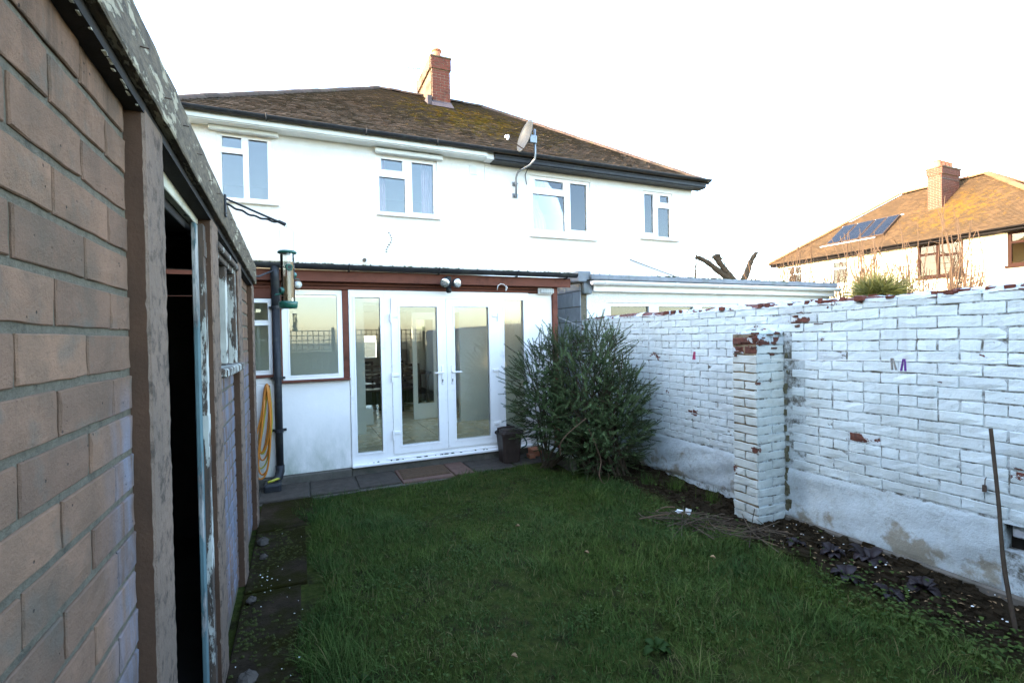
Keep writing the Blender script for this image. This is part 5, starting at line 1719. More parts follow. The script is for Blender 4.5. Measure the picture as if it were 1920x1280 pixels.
# chimney: long side across the roof
fx0, fx1, fy0, fy1 = 6.35, 6.87, 2.15, 3.55
c_ = MB().box(fx0, fx1, fy0, fy1, 6.4, 8.62).build('chimney', M['chimney_mortar'], far)
mb = MB()
brick_face(mb, (fx0, fy0, 0), (1, 0, 0), fx1 - fx0, 6.7, 8.35, (0, -1, 0))
brick_face(mb, (fx1, fy0, 0), (0, 1, 0), fy1 - fy0, 6.7, 8.35, (1, 0, 0))
brick_face(mb, (fx0 - .04, fy0 - .04, 0), (1, 0, 0), fx1 - fx0 + .08, 8.36, 8.62, (0, -1, 0))
brick_face(mb, (fx1 + .04, fy0 - .04, 0), (0, 1, 0), fy1 - fy0 + .08, 8.36, 8.62, (1, 0, 0))
M['far_chimney_brick'] = vary('far_chimney_brick', (0.115, 0.042, 0.026), (0.085, 0.033, 0.022), 9, 0.9, 0.5, 70, dirt=(0.05, 0.033, 0.022), dirt_scale=2.2)
s = sub(c_, 'brickwork', mb, M['far_chimney_brick']); s['kind'] = 'stuff'
sub(c_, 'collar', MB().box(fx0 - .038, fx1 + .038, fy0 - .038, fy1 + .038, 8.355, 8.622), M['chimney_mortar'])
sub(c_, 'cement_cap', MB().box(fx0 - .07, fx1 + .07, fy0 - .07, fy1 + .07, 8.624, 8.70, b=0.015), M['cement_render'])
for i in range(4):
    yy = fy0 + 0.24 + i * 0.31
    sub(c_, 'chimney_pot', MB().lathe(6.61, yy, [(0.13, 8.702), (0.12, 8.8), (0.115, 8.96), (0.135, 8.98), (0.135, 9.02), (0.10, 9.02), (0.09, 8.9)], 14), M['pot'])
mb = MB().box(fx0 - 0.02, fx1 + 0.02, fy0 - 0.012, fy1 + .012, 8.13, 8.17)
mb.tube([(6.30, 2.5, 8.2), (6.16, 2.3, 8.2), (6.12, 2.3, 8.3)], 0.018, 6)
sub(c_, 'iron_strap', mb, M['dark_metal'])
# solar collectors in the plane of the roof
fn = Vector((0, -fs_, fc)); fv = Vector((0, fc, fs_)); fu = Vector((1, 0, 0))
def on_roof(x, s_, h):
    return Vector((0, -0.04, FE - 0.02)) + fu * x + fv * s_ + fn * h
edges = ((2.70, 3.36), (3.42, 4.20), (4.26, 4.74), (4.78, 5.30))
for i, (a, b) in enumerate(edges):
    def slab(a, b, s0, s1, h0, h1):
        p = [on_roof(x, s_, h) for h in (h0, h1) for (x, s_) in ((a, s0), (b, s0), (b, s1), (a, s1))]
        return MB().add(p, [(0, 3, 2, 1), (4, 5, 6, 7), (0, 1, 5, 4), (1, 2, 6, 5), (2, 3, 7, 6), (3, 0, 4, 7)])
    pn = slab(a, b, 1.0, 2.72, 0.05, 0.13).build('solar_panel', M['dark_metal'], far)
    sub(pn, 'collector_glass', slab(a + 0.03, b - 0.03, 1.04, 2.68, 0.1305, 0.136), M['solar'])
slab(2.62, 4.2, 2.735, 2.775, 0.05, 0.09).build('panel_rail', M['white_paint'], far)
slab(4.26, 5.4, 2.735, 2.775, 0.05, 0.09).build('panel_rail', M['white_paint'], far)
slab(2.4, 5.0, 0.92, 0.95, 0.05, 0.08).build('panel_rail', M['white_paint'], far)
mb = MB().box(6.15, 6.6, YF - 0.12, YF - 0.003, 4.28, 4.52, b=0.01)
mb.build('alarm_box', M['white_paint'], far)

# ================================================================== SMALL THINGS NEAR THE HOUSE
o = thing('food_caddy', 'small dark brown lidded kitchen waste caddy standing by the patio door', 'waste caddy', (2.44, 5.74, 0.015))
def taper(x, y, z0, z1, w0, d0, w1, d1, c=0.03):
    mb = MB()
    def ring(w, d, z):
        return [(x - w + c, y - d, z), (x + w - c, y - d, z), (x + w, y - d + c, z), (x + w, y + d - c, z), (x + w - c, y + d, z), (x - w + c, y + d, z), (x - w, y + d - c, z), (x - w, y - d + c, z)]
    v = ring(w0, d0, z0) + ring(w1, d1, z1)
    f = [(i, (i + 1) % 8, 8 + (i + 1) % 8, 8 + i) for i in range(8)] + [tuple(range(7, -1, -1)), tuple(range(8, 16))]
    return mb.add(v, f)
taper(2.44, 5.74, 0.018, 0.36, 0.105, 0.105, 0.135, 0.13).build('body', M['bin_plastic'], o)
taper(2.44, 5.74, 0.362, 0.392, 0.150, 0.145, 0.150, 0.145).build('rim', M['bin_plastic'], o)
taper(2.44, 5.74, 0.394, 0.432, 0.146, 0.140, 0.105, 0.10).build('lid', M['bin_plastic'], o)
MB().tube([(2.29, 5.74, 0.40), (2.28, 5.72, 0.45), (2.33, 5.66, 0.472), (2.47, 5.63, 0.472)], 0.012, 8).build('front_handle', M['bin_plastic'], o, smooth=True)
MB().tube(catmull([(2.585, 5.72, 0.375), (2.62, 5.70, 0.32), (2.655, 5.68, 0.25), (2.65, 5.69, 0.20), (2.60, 5.72, 0.17)], 5), 0.009, 8).build('carry_handle', M['green_plastic'], o, smooth=True)

mt = MB()
n, m_ = 24, 14
v = []
for i in range(n + 1):
    for j in range(m_ + 1):
        x, y = 1.06 + 0.56 * i / n, 5.56 + 0.40 * j / m_
        v.append((x + 0.02 * (j / m_ - 0.5), y, 0.030 + random.gauss(0, 0.0015) - (0.009 if i in (0, n) or j in (0, m_) else 0)))
mt.add(v, [(i * (m_ + 1) + j, (i + 1) * (m_ + 1) + j, (i + 1) * (m_ + 1) + j + 1, i * (m_ + 1) + j + 1) for i in range(n) for j in range(m_)])
o = mt.build('doormat', M['mat']); o.modifiers.new('thickness', 'SOLIDIFY').thickness = 0.012
tag(o, 'brown coir doormat lying on the paving before the patio doors', 'doormat')

o = thing('bed_edging', 'white topped low edging board between bush and caddy', 'edging', (2.98, 5.5, 0))
MB().box(2.93, 3.02, 5.05, 5.93, -0.03, 0.135, b=0.01).build('kerb', M['concrete'], o)
MB().box(2.915, 3.03, 5.03, 5.95, 0.136, 0.162, b=0.006).build('board', M['white_paint'], o)
o = MB().box(2.80, 2.93, 5.80, 5.95, 0.0, 0.10, jit=0.012).box(2.72, 2.80, 5.72, 5.82, 0.0, 0.06, jit=0.01).build('broken_pot', M['pot'])
tag(o, 'broken terracotta pieces lying by the side pane behind the caddy', 'pot shards')

# ================================================================== LAWN
def lawn_ok(x, y):
    left = 0.02 + 0.07 * np.sin(2.1 * y) + 0.05 * np.sin(5.7 * y + 1)
    far_ = 5.47 + 0.04 * np.sin(4 * x) + 0.03 * np.sin(11 * x)
    right = np.where(y > 4.2, 3.10 - 0.34 * (y - 4.2), 3.12) + 0.06 * np.sin(3.3 * y) + 0.04 * np.sin(9 * y)
    return (x > left) & (y < far_) & (x < right)
def lawn_z(x, y):
    return 0.012 * np.sin(1.7 * x + 0.6 * y) + 0.010 * np.sin(2.9 * y - 1.3 * x + 1) + 0.008 * np.sin(5.1 * x + 4.3 * y) - 0.018

def blades(name, mat, px, py, hgt, width, lean, tone, dry, curl=0.5):
    n = len(px)
    az = rng.uniform(0, 2 * np.pi, n)
    z0 = lawn_z(px, py)
    ln = lean * hgt
    dx, dy = np.cos(az), np.sin(az)
    wx, wy = -np.sin(az + rng.normal(0, 0.6, n)), np.cos(az + rng.normal(0, 0.6, n))
    V = np.zeros((n, 7, 3), np.float32)
    for k_, (t, ws) in enumerate(((0.0, 1.0), (0.4, 0.85), (0.75, 0.55))):
        off = ln * t ** 1.8
        zz = hgt * (t - curl * lean * t * t * 0.5)
        for s_, sg in ((0, -1), (1, 1)):
            V[:, k_ * 2 + s_, 0] = px + dx * off + sg * wx * width * ws * 0.5
            V[:, k_ * 2 + s_, 1] = py + dy * off + sg * wy * width * ws * 0.5
            V[:, k_ * 2 + s_, 2] = z0 + zz
    V[:, 6, 0] = px + dx * ln; V[:, 6, 1] = py + dy * ln; V[:, 6, 2] = z0 + hgt * (1 - curl * lean * 0.5)
    base = (np.arange(n) * 7)[:, None]
    quads = np.concatenate([base + np.array([0, 1, 3, 2]), base + np.array([2, 3, 5, 4])], 1).reshape(-1)
    tris = (base + np.array([4, 5, 6])).reshape(-1)
    me = bpy.data.meshes.new(name)
    me.vertices.add(n * 7)
    me.vertices.foreach_set('co', V.reshape(-1))
    me.loops.add(len(quads) + len(tris))
    me.loops.foreach_set('vertex_index', np.concatenate([quads, tris]).astype(np.int32))
    nq, nt = n * 2, n
    me.polygons.add(nq + nt)
    me.polygons.foreach_set('loop_start', np.concatenate([np.arange(nq) * 4, nq * 4 + np.arange(nt) * 3]).astype(np.int32))
    me.update(calc_edges=True)
    me.validate()
    me.materials.append(mat)
    tone_attr(me, 'tone', np.repeat(tone, 7))
    tone_attr(me, 'dry', np.repeat(dry, 7))
    ob = bpy.data.objects.new(name, me)
    col.objects.link(ob)
    return ob

N = 190000
px = rng.uniform(-0.1, 3.3, N); py = 0.35 + 5.2 * rng.uniform(0, 1, N) ** 1.25
patch = 0.5 + 0.5 * np.sin(2.3 * px + 1.1 * np.sin(1.9 * py)) * np.sin(1.7 * py + 0.7 * np.sin(2.7 * px)) + 0.25 * np.sin(7 * px + 3 * py) * np.sin(6 * py - 2 * px)
fine = np.sin(17 * px + 5 * np.sin(9 * py)) * np.sin(15 * py + 4 * np.sin(11 * px))
keep = lawn_ok(px, py) & (rng.uniform(0, 1, N) < 0.55 + 0.4 * np.clip(patch, 0, 1) + 0.18 * fine)
px, py, patch, fine = px[keep], py[keep], patch[keep], fine[keep]
n = len(px)
h = (0.019 + 0.022 * np.clip(patch, 0, 1.2) + 0.008 * fine) * rng.lognormal(0, 0.40, n)
edge = np.exp(-((px - 0.12) / 0.14) ** 2)
h *= 1 + 0.7 * edge
# tufts of longer grass
cxs = rng.uniform(0.1, 3.1, 150); cys = rng.uniform(0.6, 5.4, 150)
pale = np.zeros(n)
for a, b in zip(cxs, cys):
    d2 = (px - a) ** 2 + (py - b) ** 2
    amt = rng.uniform(0.1, 1.0); rad = rng.uniform(0.003, 0.014)
    h *= 1 + 1.2 * np.exp(-d2 / rad) * amt
    pale += np.exp(-d2 / rad) * amt
h = np.clip(h, 0.012, 0.19)
broad = np.sin(1.1 * px + 0.9 * py + 0.6) * np.sin(1.6 * py - 0.8 * px) + 0.5 * np.sin(3.7 * px - 2.9 * py)
tone = np.clip(rng.normal(0.40, 0.24, n) + 0.20 * (patch - 0.5) + 0.12 * broad + 0.28 * np.clip(pale, 0, 1), 0, 1)
dry = np.where(rng.uniform(0, 1, n) < 0.07 + 0.22 * (patch < 0.28) + 0.06 * (broad > 0.5), rng.uniform(0.15, 0.9, n), 0.0)
o = blades('grass', M['grass'], px, py, h, rng.uniform(0.0020, 0.0050, n), rng.uniform(0.15, 1.3, n), tone, dry)
stuff(o, 'rough uneven green lawn between the garage and the painted wall', 'grass')

mb, tn = MB(), []
def leaf(mb, base, d, L, W, droop, up):
    """One broad curved leaf with a folded midrib."""
    d = d.normalized(); side = d.cross(Vector((0, 0, 1))).normalized()
    v = []
    n = 6 if L > 0.04 else 3
    for i in range(n + 1):
        t = i / n
        c = base + d * (L * t) + Vector((0, 0, up * L * t - droop * L * t * t))
        w_ = W * math.sin(math.pi * (0.08 + 0.90 * t)) ** 0.8
        v += [c - side * w_ + Vector((0, 0, 0.25 * w_)), c, c + side * w_ + Vector((0, 0, 0.25 * w_))]
    f = []
    for i in range(n):
        f += [(3 * i, 3 * i + 1, 3 * i + 4, 3 * i + 3), (3 * i + 1, 3 * i + 2, 3 * i + 5, 3 * i + 4)]
    mb.add(v, f)
centres = [(random.uniform(0.3, 3.0), random.uniform(0.9, 5.2), random.uniform(0.05, 0.22)) for _ in range(46)]
for i in range(3600):
    cx_, cy_, cr = random.choice(centres)
    x, y = cx_ + random.gauss(0, cr), cy_ + random.gauss(0, cr)
    if not (0.1 < x < 3.08 and 0.7 < y < 5.4):
        continue
    o_ = len(mb.v)
    L = random.uniform(0.008, 0.022)
    leaf(mb, Vector((x, y, height(x, y) + random.uniform(0.0, 0.032))), Vector((random.gauss(0, 1), random.gauss(0, 1), 0)), L, L * 0.42, 0.4, random.uniform(0.0, 0.6))
    tn += [random.random()] * (len(mb.v) - o_)
o = mb.build('clover', M['weed']); tone_attr(o.data, 'tone', tn)
stuff(o, 'small clover and weed leaves spread through the lawn', 'weeds')

# moss and thin grass on the strip by the garage, and flakes of old paint lying there
mb = MB()
for i in range(2600):
    x = random.uniform(-0.34, 0.12); y = random.uniform(1.3, 4.7)
    if math.sin(5 * y + 3 * x) + math.sin(11 * x - 2 * y) + random.gauss(0, 0.5) < 0.1:
        continue
    r = random.uniform(0.004, 0.012)
    z = 0.0
    mb.add([(x - r, y - r * .8, z), (x + r, y - r, z), (x + r * .9, y + r, z), (x - r, y + r, z), (x + random.gauss(0, .002), y, z + r * random.uniform(0.5, 1.1))], [(0, 1, 4), (1, 2, 4), (2, 3, 4), (3, 0, 4)])
o = mb.build('moss', M['moss']); stuff(o, 'dark green moss on the damp strip beside the garage', 'moss')
mb = MB()
for i in range(30):
    y = random.uniform(2.4, 4.3) if random.random() < 0.6 else random.uniform(1.5, 4.6)
    x = random.uniform(-0.32, 0.0)
    if i < 14:
        x, y = -0.22 + random.gauss(0, 0.05), 3.55 + random.gauss(0, 0.16)
    r = random.uniform(0.0015, 0.0055)
    a = random.uniform(0, 3.1)
    z = 0.012 + random.uniform(0, 0.006)
    c_, s_ = math.cos(a), math.sin(a)
    mb.add([(x + r * 1.6 * c_, y + r * 1.6 * s_, z), (x - r * s_, y + r * c_, z + 0.004), (x - r * 1.2 * c_, y - r * 1.2 * s_, z), (x + r * s_, y - r * c_, z + 0.002)], [(0, 1, 2, 3)])
o = mb.build('paint_flakes', M['flake']); stuff(o, 'white paint flakes scattered on the mossy strip below the garage', 'debris')
for i, (x, y, r, lab) in enumerate(((-0.29, 4.35, 0.045, 'grey stone lump at the foot of the third garage post'), (-0.30, 3.40, 0.03, 'small pale stone lying by the garage window panel'), (-0.26, 2.60, 0.05, 'rough concrete lump at the foot of doorway post'), (-0.27, 4.05, 0.028, 'little stone on the mossy strip near garage end'))):
    mb = MB()
    v, f = [], []
    for a in range(6):
        for b in range(10):
            th = math.pi * a / 5; ph = 2 * math.pi * b / 10
            rr = r * random.uniform(0.8, 1.15)
            v.append((x + rr * math.sin(th) * math.cos(ph), y + 1.3 * rr * math.sin(th) * math.sin(ph), 0.01 + 0.6 * rr * math.cos(th) + 0.2 * r))
    f = [(a * 10 + b, a * 10 + (b + 1) % 10, (a + 1) * 10 + (b + 1) % 10, (a + 1) * 10 + b) for a in range(5) for b in range(10)]
    tag(mb.add(v, f).build('stone', M['slab_grey']), lab, 'stone')

# fallen leaves on the lawn
for (x, y, lab) in ((1.62, 3.67, 'pale dry leaf on the lawn nearest the patio doors'), (0.93, 2.18, 'curled pale leaf on the lawn in the foreground'), (0.62, 1.83, 'dry leaf at the bottom edge of the lawn'), (1.86, 3.0, 'small dry leaf lying in the middle of the lawn'), (2.6, 2.55, 'brown leaf lying on grass near the twig heap')):
    mb = MB()
    a = random.uniform(0, 6); L = random.uniform(0.025, 0.04)
    for s in (-1, 1):
        v = []
        for i in range(6):
            t = i / 5
            w_ = 0.35 * L * math.sin(math.pi * min(1, t * 0.95 + 0.03))
            v += [(L * (t - .5), 0, 0.004 + 0.006 * t), (L * (t - .5), s * w_, 0.012 + 0.010 * math.sin(math.pi * t))]
        mb.add([(x + p * math.cos(a) - q * math.sin(a), y + p * math.sin(a) + q * math.cos(a), r_ + 0.035) for p, q, r_ in v], [(2 * i, 2 * i + 2, 2 * i + 3, 2 * i + 1) for i in range(5)])
    ob = mb.build('fallen_leaf', M['dry_leaf']); ob.modifiers.new('thickness', 'SOLIDIFY').thickness = 0.001
    tag(ob, lab, 'leaf')

# ================================================================== ROSEMARY BUSH
bush = thing('rosemary_bush', 'large dark green rosemary bush against the white painted wall', 'bush', (3.1, 4.85, 0))
rb = random.Random(5)
lobes = [((2.66, 5.28, 0.98), (0.30, 0.34, 0.50), 330), ((3.08, 4.92, 0.95), (0.42, 0.42, 0.68), 560), ((3.36, 4.62, 0.70), (0.26, 0.30, 0.52), 360), ((3.16, 4.68, 0.38), (0.40, 0.32, 0.34), 300), ((2.70, 5.18, 0.66), (0.26, 0.28, 0.34), 230), ((2.95, 4.85, 0.60), (0.36, 0.30, 0.42), 260), ((2.86, 5.10, 1.34), (0.22, 0.24, 0.30), 100), ((3.28, 4.80, 1.36), (0.20, 0.26, 0.30), 110)]
NV, NF, NTn = [], [], []
wood = MB()
roots = [Vector((3.12, 4.80, 0.0)), Vector((2.78, 5.30, 0.0)), Vector((3.30, 4.62, 0.0)), Vector((3.18, 5.0, 0.0))]
def shoot(p0, d, L, tone):
    bend = Vector((rb.gauss(0, .45), rb.gauss(0, .45), rb.uniform(-0.1, 0.9)))
    pts = []
    p = p0.copy(); dd = d.copy()
    steps = 7
    for i in range(steps + 1):
        pts.append(p.copy())
        dd = (dd + bend * 0.10).normalized()
        p = p + dd * (L / steps)
        if p.x > 3.735:
            p.x = 3.735
    wood.tube([pts[0], pts[3], pts[-1]], [0.0035, 0.0025, 0.0012], 4, cap=False)
    nn = int(L * 330)
    for i in range(nn):
        t = 0.12 + 0.88 * (i + rb.random()) / nn
        k_ = min(steps - 1, int(t * steps)); fr_ = t * steps - k_
        q = pts[k_].lerp(pts[k_ + 1], fr_)
        ax_ = (pts[k_ + 1] - pts[k_]).normalized()
        a = ax_.orthogonal().normalized()
        b = ax_.cross(a)
        ph = rb.uniform(0, 6.283)
        out = a * math.cos(ph) + b * math.sin(ph)
        nl = rb.uniform(0.016, 0.030) * (1.1 - 0.45 * t)
        nd = (ax_ * rb.uniform(0.45, 0.9) + out * 0.8).normalized()
        w_ = nd.cross(out).normalized() * rb.uniform(0.0021, 0.0034)
        o_ = len(NV)
        tip = q + nd * nl
        NV.extend((q - w_, q + w_, tip + w_ * 0.5, tip - w_ * 0.5))
        NF.append((o_, o_ + 1, o_ + 2, o_ + 3))
        tv = max(0.0, min(1.0, tone + rb.gauss(0, 0.16) + 0.25 * (t - 0.5)))
        NTn.extend((tv,) * 4)
for (c, r_, cnt) in lobes:
    c = Vector(c)
    for i in range(cnt):
        while True:
            e = Vector((rb.uniform(-1, 1), rb.uniform(-1, 1), rb.uniform(-1, 1)))
            if 0.25 < e.length < 1:
                break
        q = c + Vector((e.x * r_[0], e.y * r_[1], e.z * r_[2]))
        if q.z < 0.05:
            q.z = rb.uniform(0.05, 0.2)
        q.x = min(q.x, 3.66)
        outw = Vector((e.x, e.y, e.z * 0.5 + rb.uniform(-0.15, 0.4))).normalized()
        d = (outw + Vector((rb.gauss(0, .42), rb.gauss(0, .42), rb.gauss(0.15, .3)))).normalized()
        shoot(q, d, rb.uniform(0.12, 0.30), 0.21 + 0.26 * e.length + 0.12 * e.z + rb.gauss(0, 0.20))  # tone darkens deep and low in the bush, imitating shade
    for i in range(9):
        rt = rb.choice(roots) + Vector((rb.gauss(0, .05), rb.gauss(0, .05), 0))
        e = Vector((rb.uniform(-.7, .7) * r_[0], rb.uniform(-.7, .7) * r_[1], rb.uniform(-.3, .8) * r_[2]))
        tip = c + e
        tip.x = min(tip.x, 3.68)
        mid = rt.lerp(tip, 0.5) + Vector((rb.gauss(0, .06), rb.gauss(0, .06), 0.06))
        mid.x = min(mid.x, 3.68)
        wood.tube(catmull([rt, mid, tip], 5), [0.012 - 0.0008 * k_ for k_ in range(11)], 6)
# long leading shoots that break the outline
for (p, d, L) in (((2.70, 5.2, 1.35), (-.25, .1, 1), .42), ((2.62, 5.25, 1.3), (-.45, 0.1, .8), .40), ((2.86, 5.1, 1.45), (0.02, 0, 1), .45), ((2.95, 5.0, 1.40), (.05, -.1, 1), .42), ((3.2, 4.85, 1.45), (.05, 0, 1), .44), ((3.3, 4.75, 1.40), (.12, -.15, 1), .40), ((3.4, 4.6, 1.05), (.1, -.25, 1), .42), ((3.45, 4.5, 1.0), (.05, -.3, .9), .36),
                  ((3.45, 4.42, .80), (0, -.6, .5), .30), ((3.42, 4.40, .55), (-.1, -.8, .3), .28), ((2.42, 5.3, .9), (-.9, .1, .35), .26), ((2.40, 5.3, .7), (-.9, .0, .3), .24), ((2.5, 5.2, 1.2), (-.7, .1, .6), .30), ((3.1, 4.85, 1.5), (-.05, 0, 1), .40)):
    for r2 in range(3):
        shoot(Vector(p) + Vector((rb.gauss(0, .03), rb.gauss(0, .03), rb.gauss(0, .03))), (Vector(d) + Vector((rb.gauss(0, .12), rb.gauss(0, .12), 0))).normalized(), L * rb.uniform(0.75, 1.0), 0.5)
nm = MB(); nm.v = [tuple(p) for p in NV]; nm.f = NF; nm.mi = [0] * len(NF)
fo = nm.build('foliage', M['needles'], bush); tone_attr(fo.data, 'tone', NTn)
fo['kind'] = 'stuff'
wood.build('stems', M['bark'], bush)
o = thing('dead_branch', 'bare pale crooked twig curling out below the rosemary bush', 'branch', (2.95, 4.4, 0))
tw = MB()
tw.tube(catmull([(3.02, 4.42, 0.02), (2.93, 4.36, 0.03), (2.88, 4.36, 0.12), (2.93, 4.40, 0.26), (2.90, 4.42, 0.38), (2.86, 4.44, 0.50), (2.82, 4.46, 0.60)], 5), [0.006] * 16 + [0.0045] * 15, 6)
tw.tube(catmull([(3.02, 4.42, 0.02), (3.03, 4.40, 0.09), (3.01, 4.40, 0.12)], 4), 0.004, 5)
tw.tube(catmull([(2.56, 4.62, 0.33), (2.53, 4.56, 0.45), (2.58, 4.50, 0.56), (2.70, 4.46, 0.66), (2.78, 4.44, 0.72)], 5), [0.007] * 10 + [0.005] * 11, 6)
tw.tube([(2.68, 4.46, 0.64), (2.66, 4.44, 0.74)], 0.003, 5)
tw.build('twigs', M['pale_twig'], o)

# ================================================================== BORDER BY THE WALL
pile = thing('brush_pile', 'heap of cut dead stems lying on soil at the foot of the brick pier', 'brush pile', (3.05, 2.95, 0))
for i in range(60):
    t = random.random()
    c = Vector((2.80 + 0.45 * t + random.gauss(0, 0.05), 3.32 - 0.72 * t + random.gauss(0, 0.05), 0.03 + abs(random.gauss(0, 0.03))))
    a = math.atan2(-0.72, 0.45) + random.gauss(0, 0.75)
    L = random.uniform(0.08, 0.34)
    d = Vector((math.cos(a), math.sin(a), random.gauss(0, 0.12)))
    b = Vector((random.gauss(0, .035), random.gauss(0, .035), random.gauss(0, .02)))
    p0, p1 = c - d * L, c + d * L
    p0.z = max(0.012, p0.z); p1.z = max(0.012, p1.z)
    MB().tube(catmull([p0, c + b, p1], 4), random.uniform(0.0015, 0.0045), 5).build('twig', M[random.choice(('dead_twig', 'dead_twig', 'cane'))], pile)
for p, q in (((3.0, 3.0, 0.05), (3.22, 2.50, 0.012)), ((2.62, 3.38, 0.03), (3.05, 3.18, 0.07)), ((2.9, 3.5, 0.012), (3.05, 3.42, 0.05))):
    MB().tube(catmull([p, (Vector(p) + Vector(q)) / 2 + Vector((0.01, 0.02, 0.01)), q], 4), 0.006, 6).build('twig', M['pale_twig'], pile)
o = MB().box(2.93, 2.97, 3.24, 3.29, 0.075, 0.082, jit=0.01).box(2.99, 3.01, 3.19, 3.23, 0.07, 0.11, jit=0.008).build('torn_label', M['flake'])
tag(o, 'torn white scrap lying on the heap of dead stems', 'litter')

# crumbly soil, husks and stones of the bed
mb = MB()
for i in range(1500):
    y = random.uniform(0.9, 5.3)
    x = random.uniform(3.16, 3.74)
    r = random.uniform(0.003, 0.016) * (1.0 if random.random() < 0.9 else 1.8)
    z = height(x, y)
    mb.box(x - r, x + r, y - r * 1.3, y + r * 1.3, z - r * 1.2, z + r * random.uniform(0.2, 0.8), jit=r * 0.5)
stuff(mb.build('soil_clods', M['soil']), 'dark crumbly clods along the foot of the painted wall', 'soil')
mb = MB()
for i in range(170):
    y = random.uniform(0.9, 3.0); x = random.uniform(3.2, 3.72)
    r = random.uniform(0.003, 0.009); a = random.uniform(0, 3)
    z = height(x, y) + 0.012
    c_, s_ = math.cos(a), math.sin(a)
    mb.add([(x + 2 * r * c_, y + 2 * r * s_, z), (x - r * s_, y + r * c_, z + .006), (x - 2 * r * c_, y - 2 * r * s_, z), (x + r * s_, y - r * c_, z + .003)], [(0, 1, 2, 3)])
stuff(mb.build('leaf_litter', M['dry_leaf']), 'pale leaf litter scattered on the bed below the wall', 'debris')
mb = MB()
for i in range(26):
    y = random.uniform(1.3, 2.8); x = random.uniform(3.3, 3.7); z = height(x, y) + 0.012; r = random.uniform(0.002, 0.005)
    mb.box(x - r, x + r, y - r, y + r, z, z + r, jit=r * 0.5)
stuff(mb.build('paint_crumbs', M['flake']), 'white paint crumbs fallen onto the bed from the wall', 'debris')

def leafy_plant(name, label, cat, x, y, mats, n, L, group):
    t = thing(name, label, cat, (x, y, 0), group)
    for i in range(n):
        a = 2.4 * i + random.gauss(0, .3)
        mb = MB()
        d = Vector((math.cos(a), math.sin(a), 0))
        base = Vector((x, y, height(x, y))) + d * 0.015
        LL = L * random.uniform(0.7, 1.15)
        if base.x + d.x * LL > WX - 0.03:
            LL *= 0.5
        leaf(mb, base, d, LL * 0.8, LL * 0.27, random.uniform(0.8, 1.6), random.uniform(0.7, 1.8))
        ob = mb.build('leaf', M[mats], t, smooth=True)
        ob.modifiers.new('thickness', 'SOLIDIFY').thickness = 0.0015
    return t
grp = 'purple leaved plants along the wall'
leafy_plant('purple_plant', 'purple leaved plant closest to the brick pier', 'plant', 3.34, 2.48, 'purple_leaf', 9, 0.075, grp)
leafy_plant('purple_plant', 'purple leaved plant, second along from the brick pier', 'plant', 3.40, 2.24, 'purple_leaf', 13, 0.10, grp)
leafy_plant('purple_plant', 'tall purple leaved plant against the plaster band, mid-bed', 'plant', 3.50, 2.06, 'purple_leaf', 15, 0.125, grp)
leafy_plant('purple_plant', 'drooping purple plant at the lawn edge of the bed', 'plant', 3.20, 2.02, 'purple_leaf', 12, 0.10, grp)
leafy_plant('purple_plant', 'purple leaved plant closest to the leaning stick', 'plant', 3.44, 1.72, 'purple_leaf', 14, 0.115, grp)
leafy_plant('purple_plant', 'low dark purple plant half hidden in weeds', 'plant', 3.22, 1.78, 'purple_leaf', 9, 0.08, grp)
leafy_plant('leafy_weed', 'green broad leaved weed in the lawn in the foreground', 'weed', 1.66, 2.02, 'weed', 9, 0.08, 'weeds in the lawn')
leafy_plant('leafy_weed', 'green broad leaved weed at the lawn edge nearest the garage doorway', 'weed', 0.22, 2.35, 'weed', 8, 0.07, 'weeds in the lawn')
mb, tn = MB(), []
for i in range(1000):
    y = random.uniform(0.95, 2.1) if random.random() < 0.65 else random.uniform(2.1, 5.0)
    x = 3.10 + random.gauss(0, 0.16)
    d = Vector((random.gauss(0, 1), random.gauss(0, 1), 0))
    o_ = len(mb.v)
    L = random.uniform(0.012, 0.034)
    leaf(mb, Vector((x, y, height(x, y) + random.uniform(0, 0.045))), d, L, L * 0.36, 0.5, random.uniform(0.1, 0.7))
    tn += [random.random()] * (len(mb.v) - o_)
o = mb.build('weeds', M['weed']); tone_attr(o.data, 'tone', tn)
stuff(o, 'low green weeds where the lawn meets the bed', 'weeds')
# tussocks on the far part of the bed
for nm_, (x, y, c, lab) in enumerate(((3.44, 3.86, 160, 'upright grass tussock at the foot of the wall between bush and pier'), (3.50, 3.45, 90, 'thin grass tussock at the wall just behind the brick pier'), (3.35, 4.15, 110, 'grass tussock under the edge of the rosemary bush'))):
    qx = x + rng.normal(0, 0.035, c); qy = y + rng.normal(0, 0.05, c)
    ob = blades('grass_tussock', M['grass'], qx, qy, rng.uniform(0.08, 0.20, c), rng.uniform(0.002, 0.004, c), rng.uniform(0.1, 0.7, c), rng.uniform(0.1, 0.7, c), np.zeros(c))
    tag(ob, lab, 'grass', 'grass tussocks in the bed')

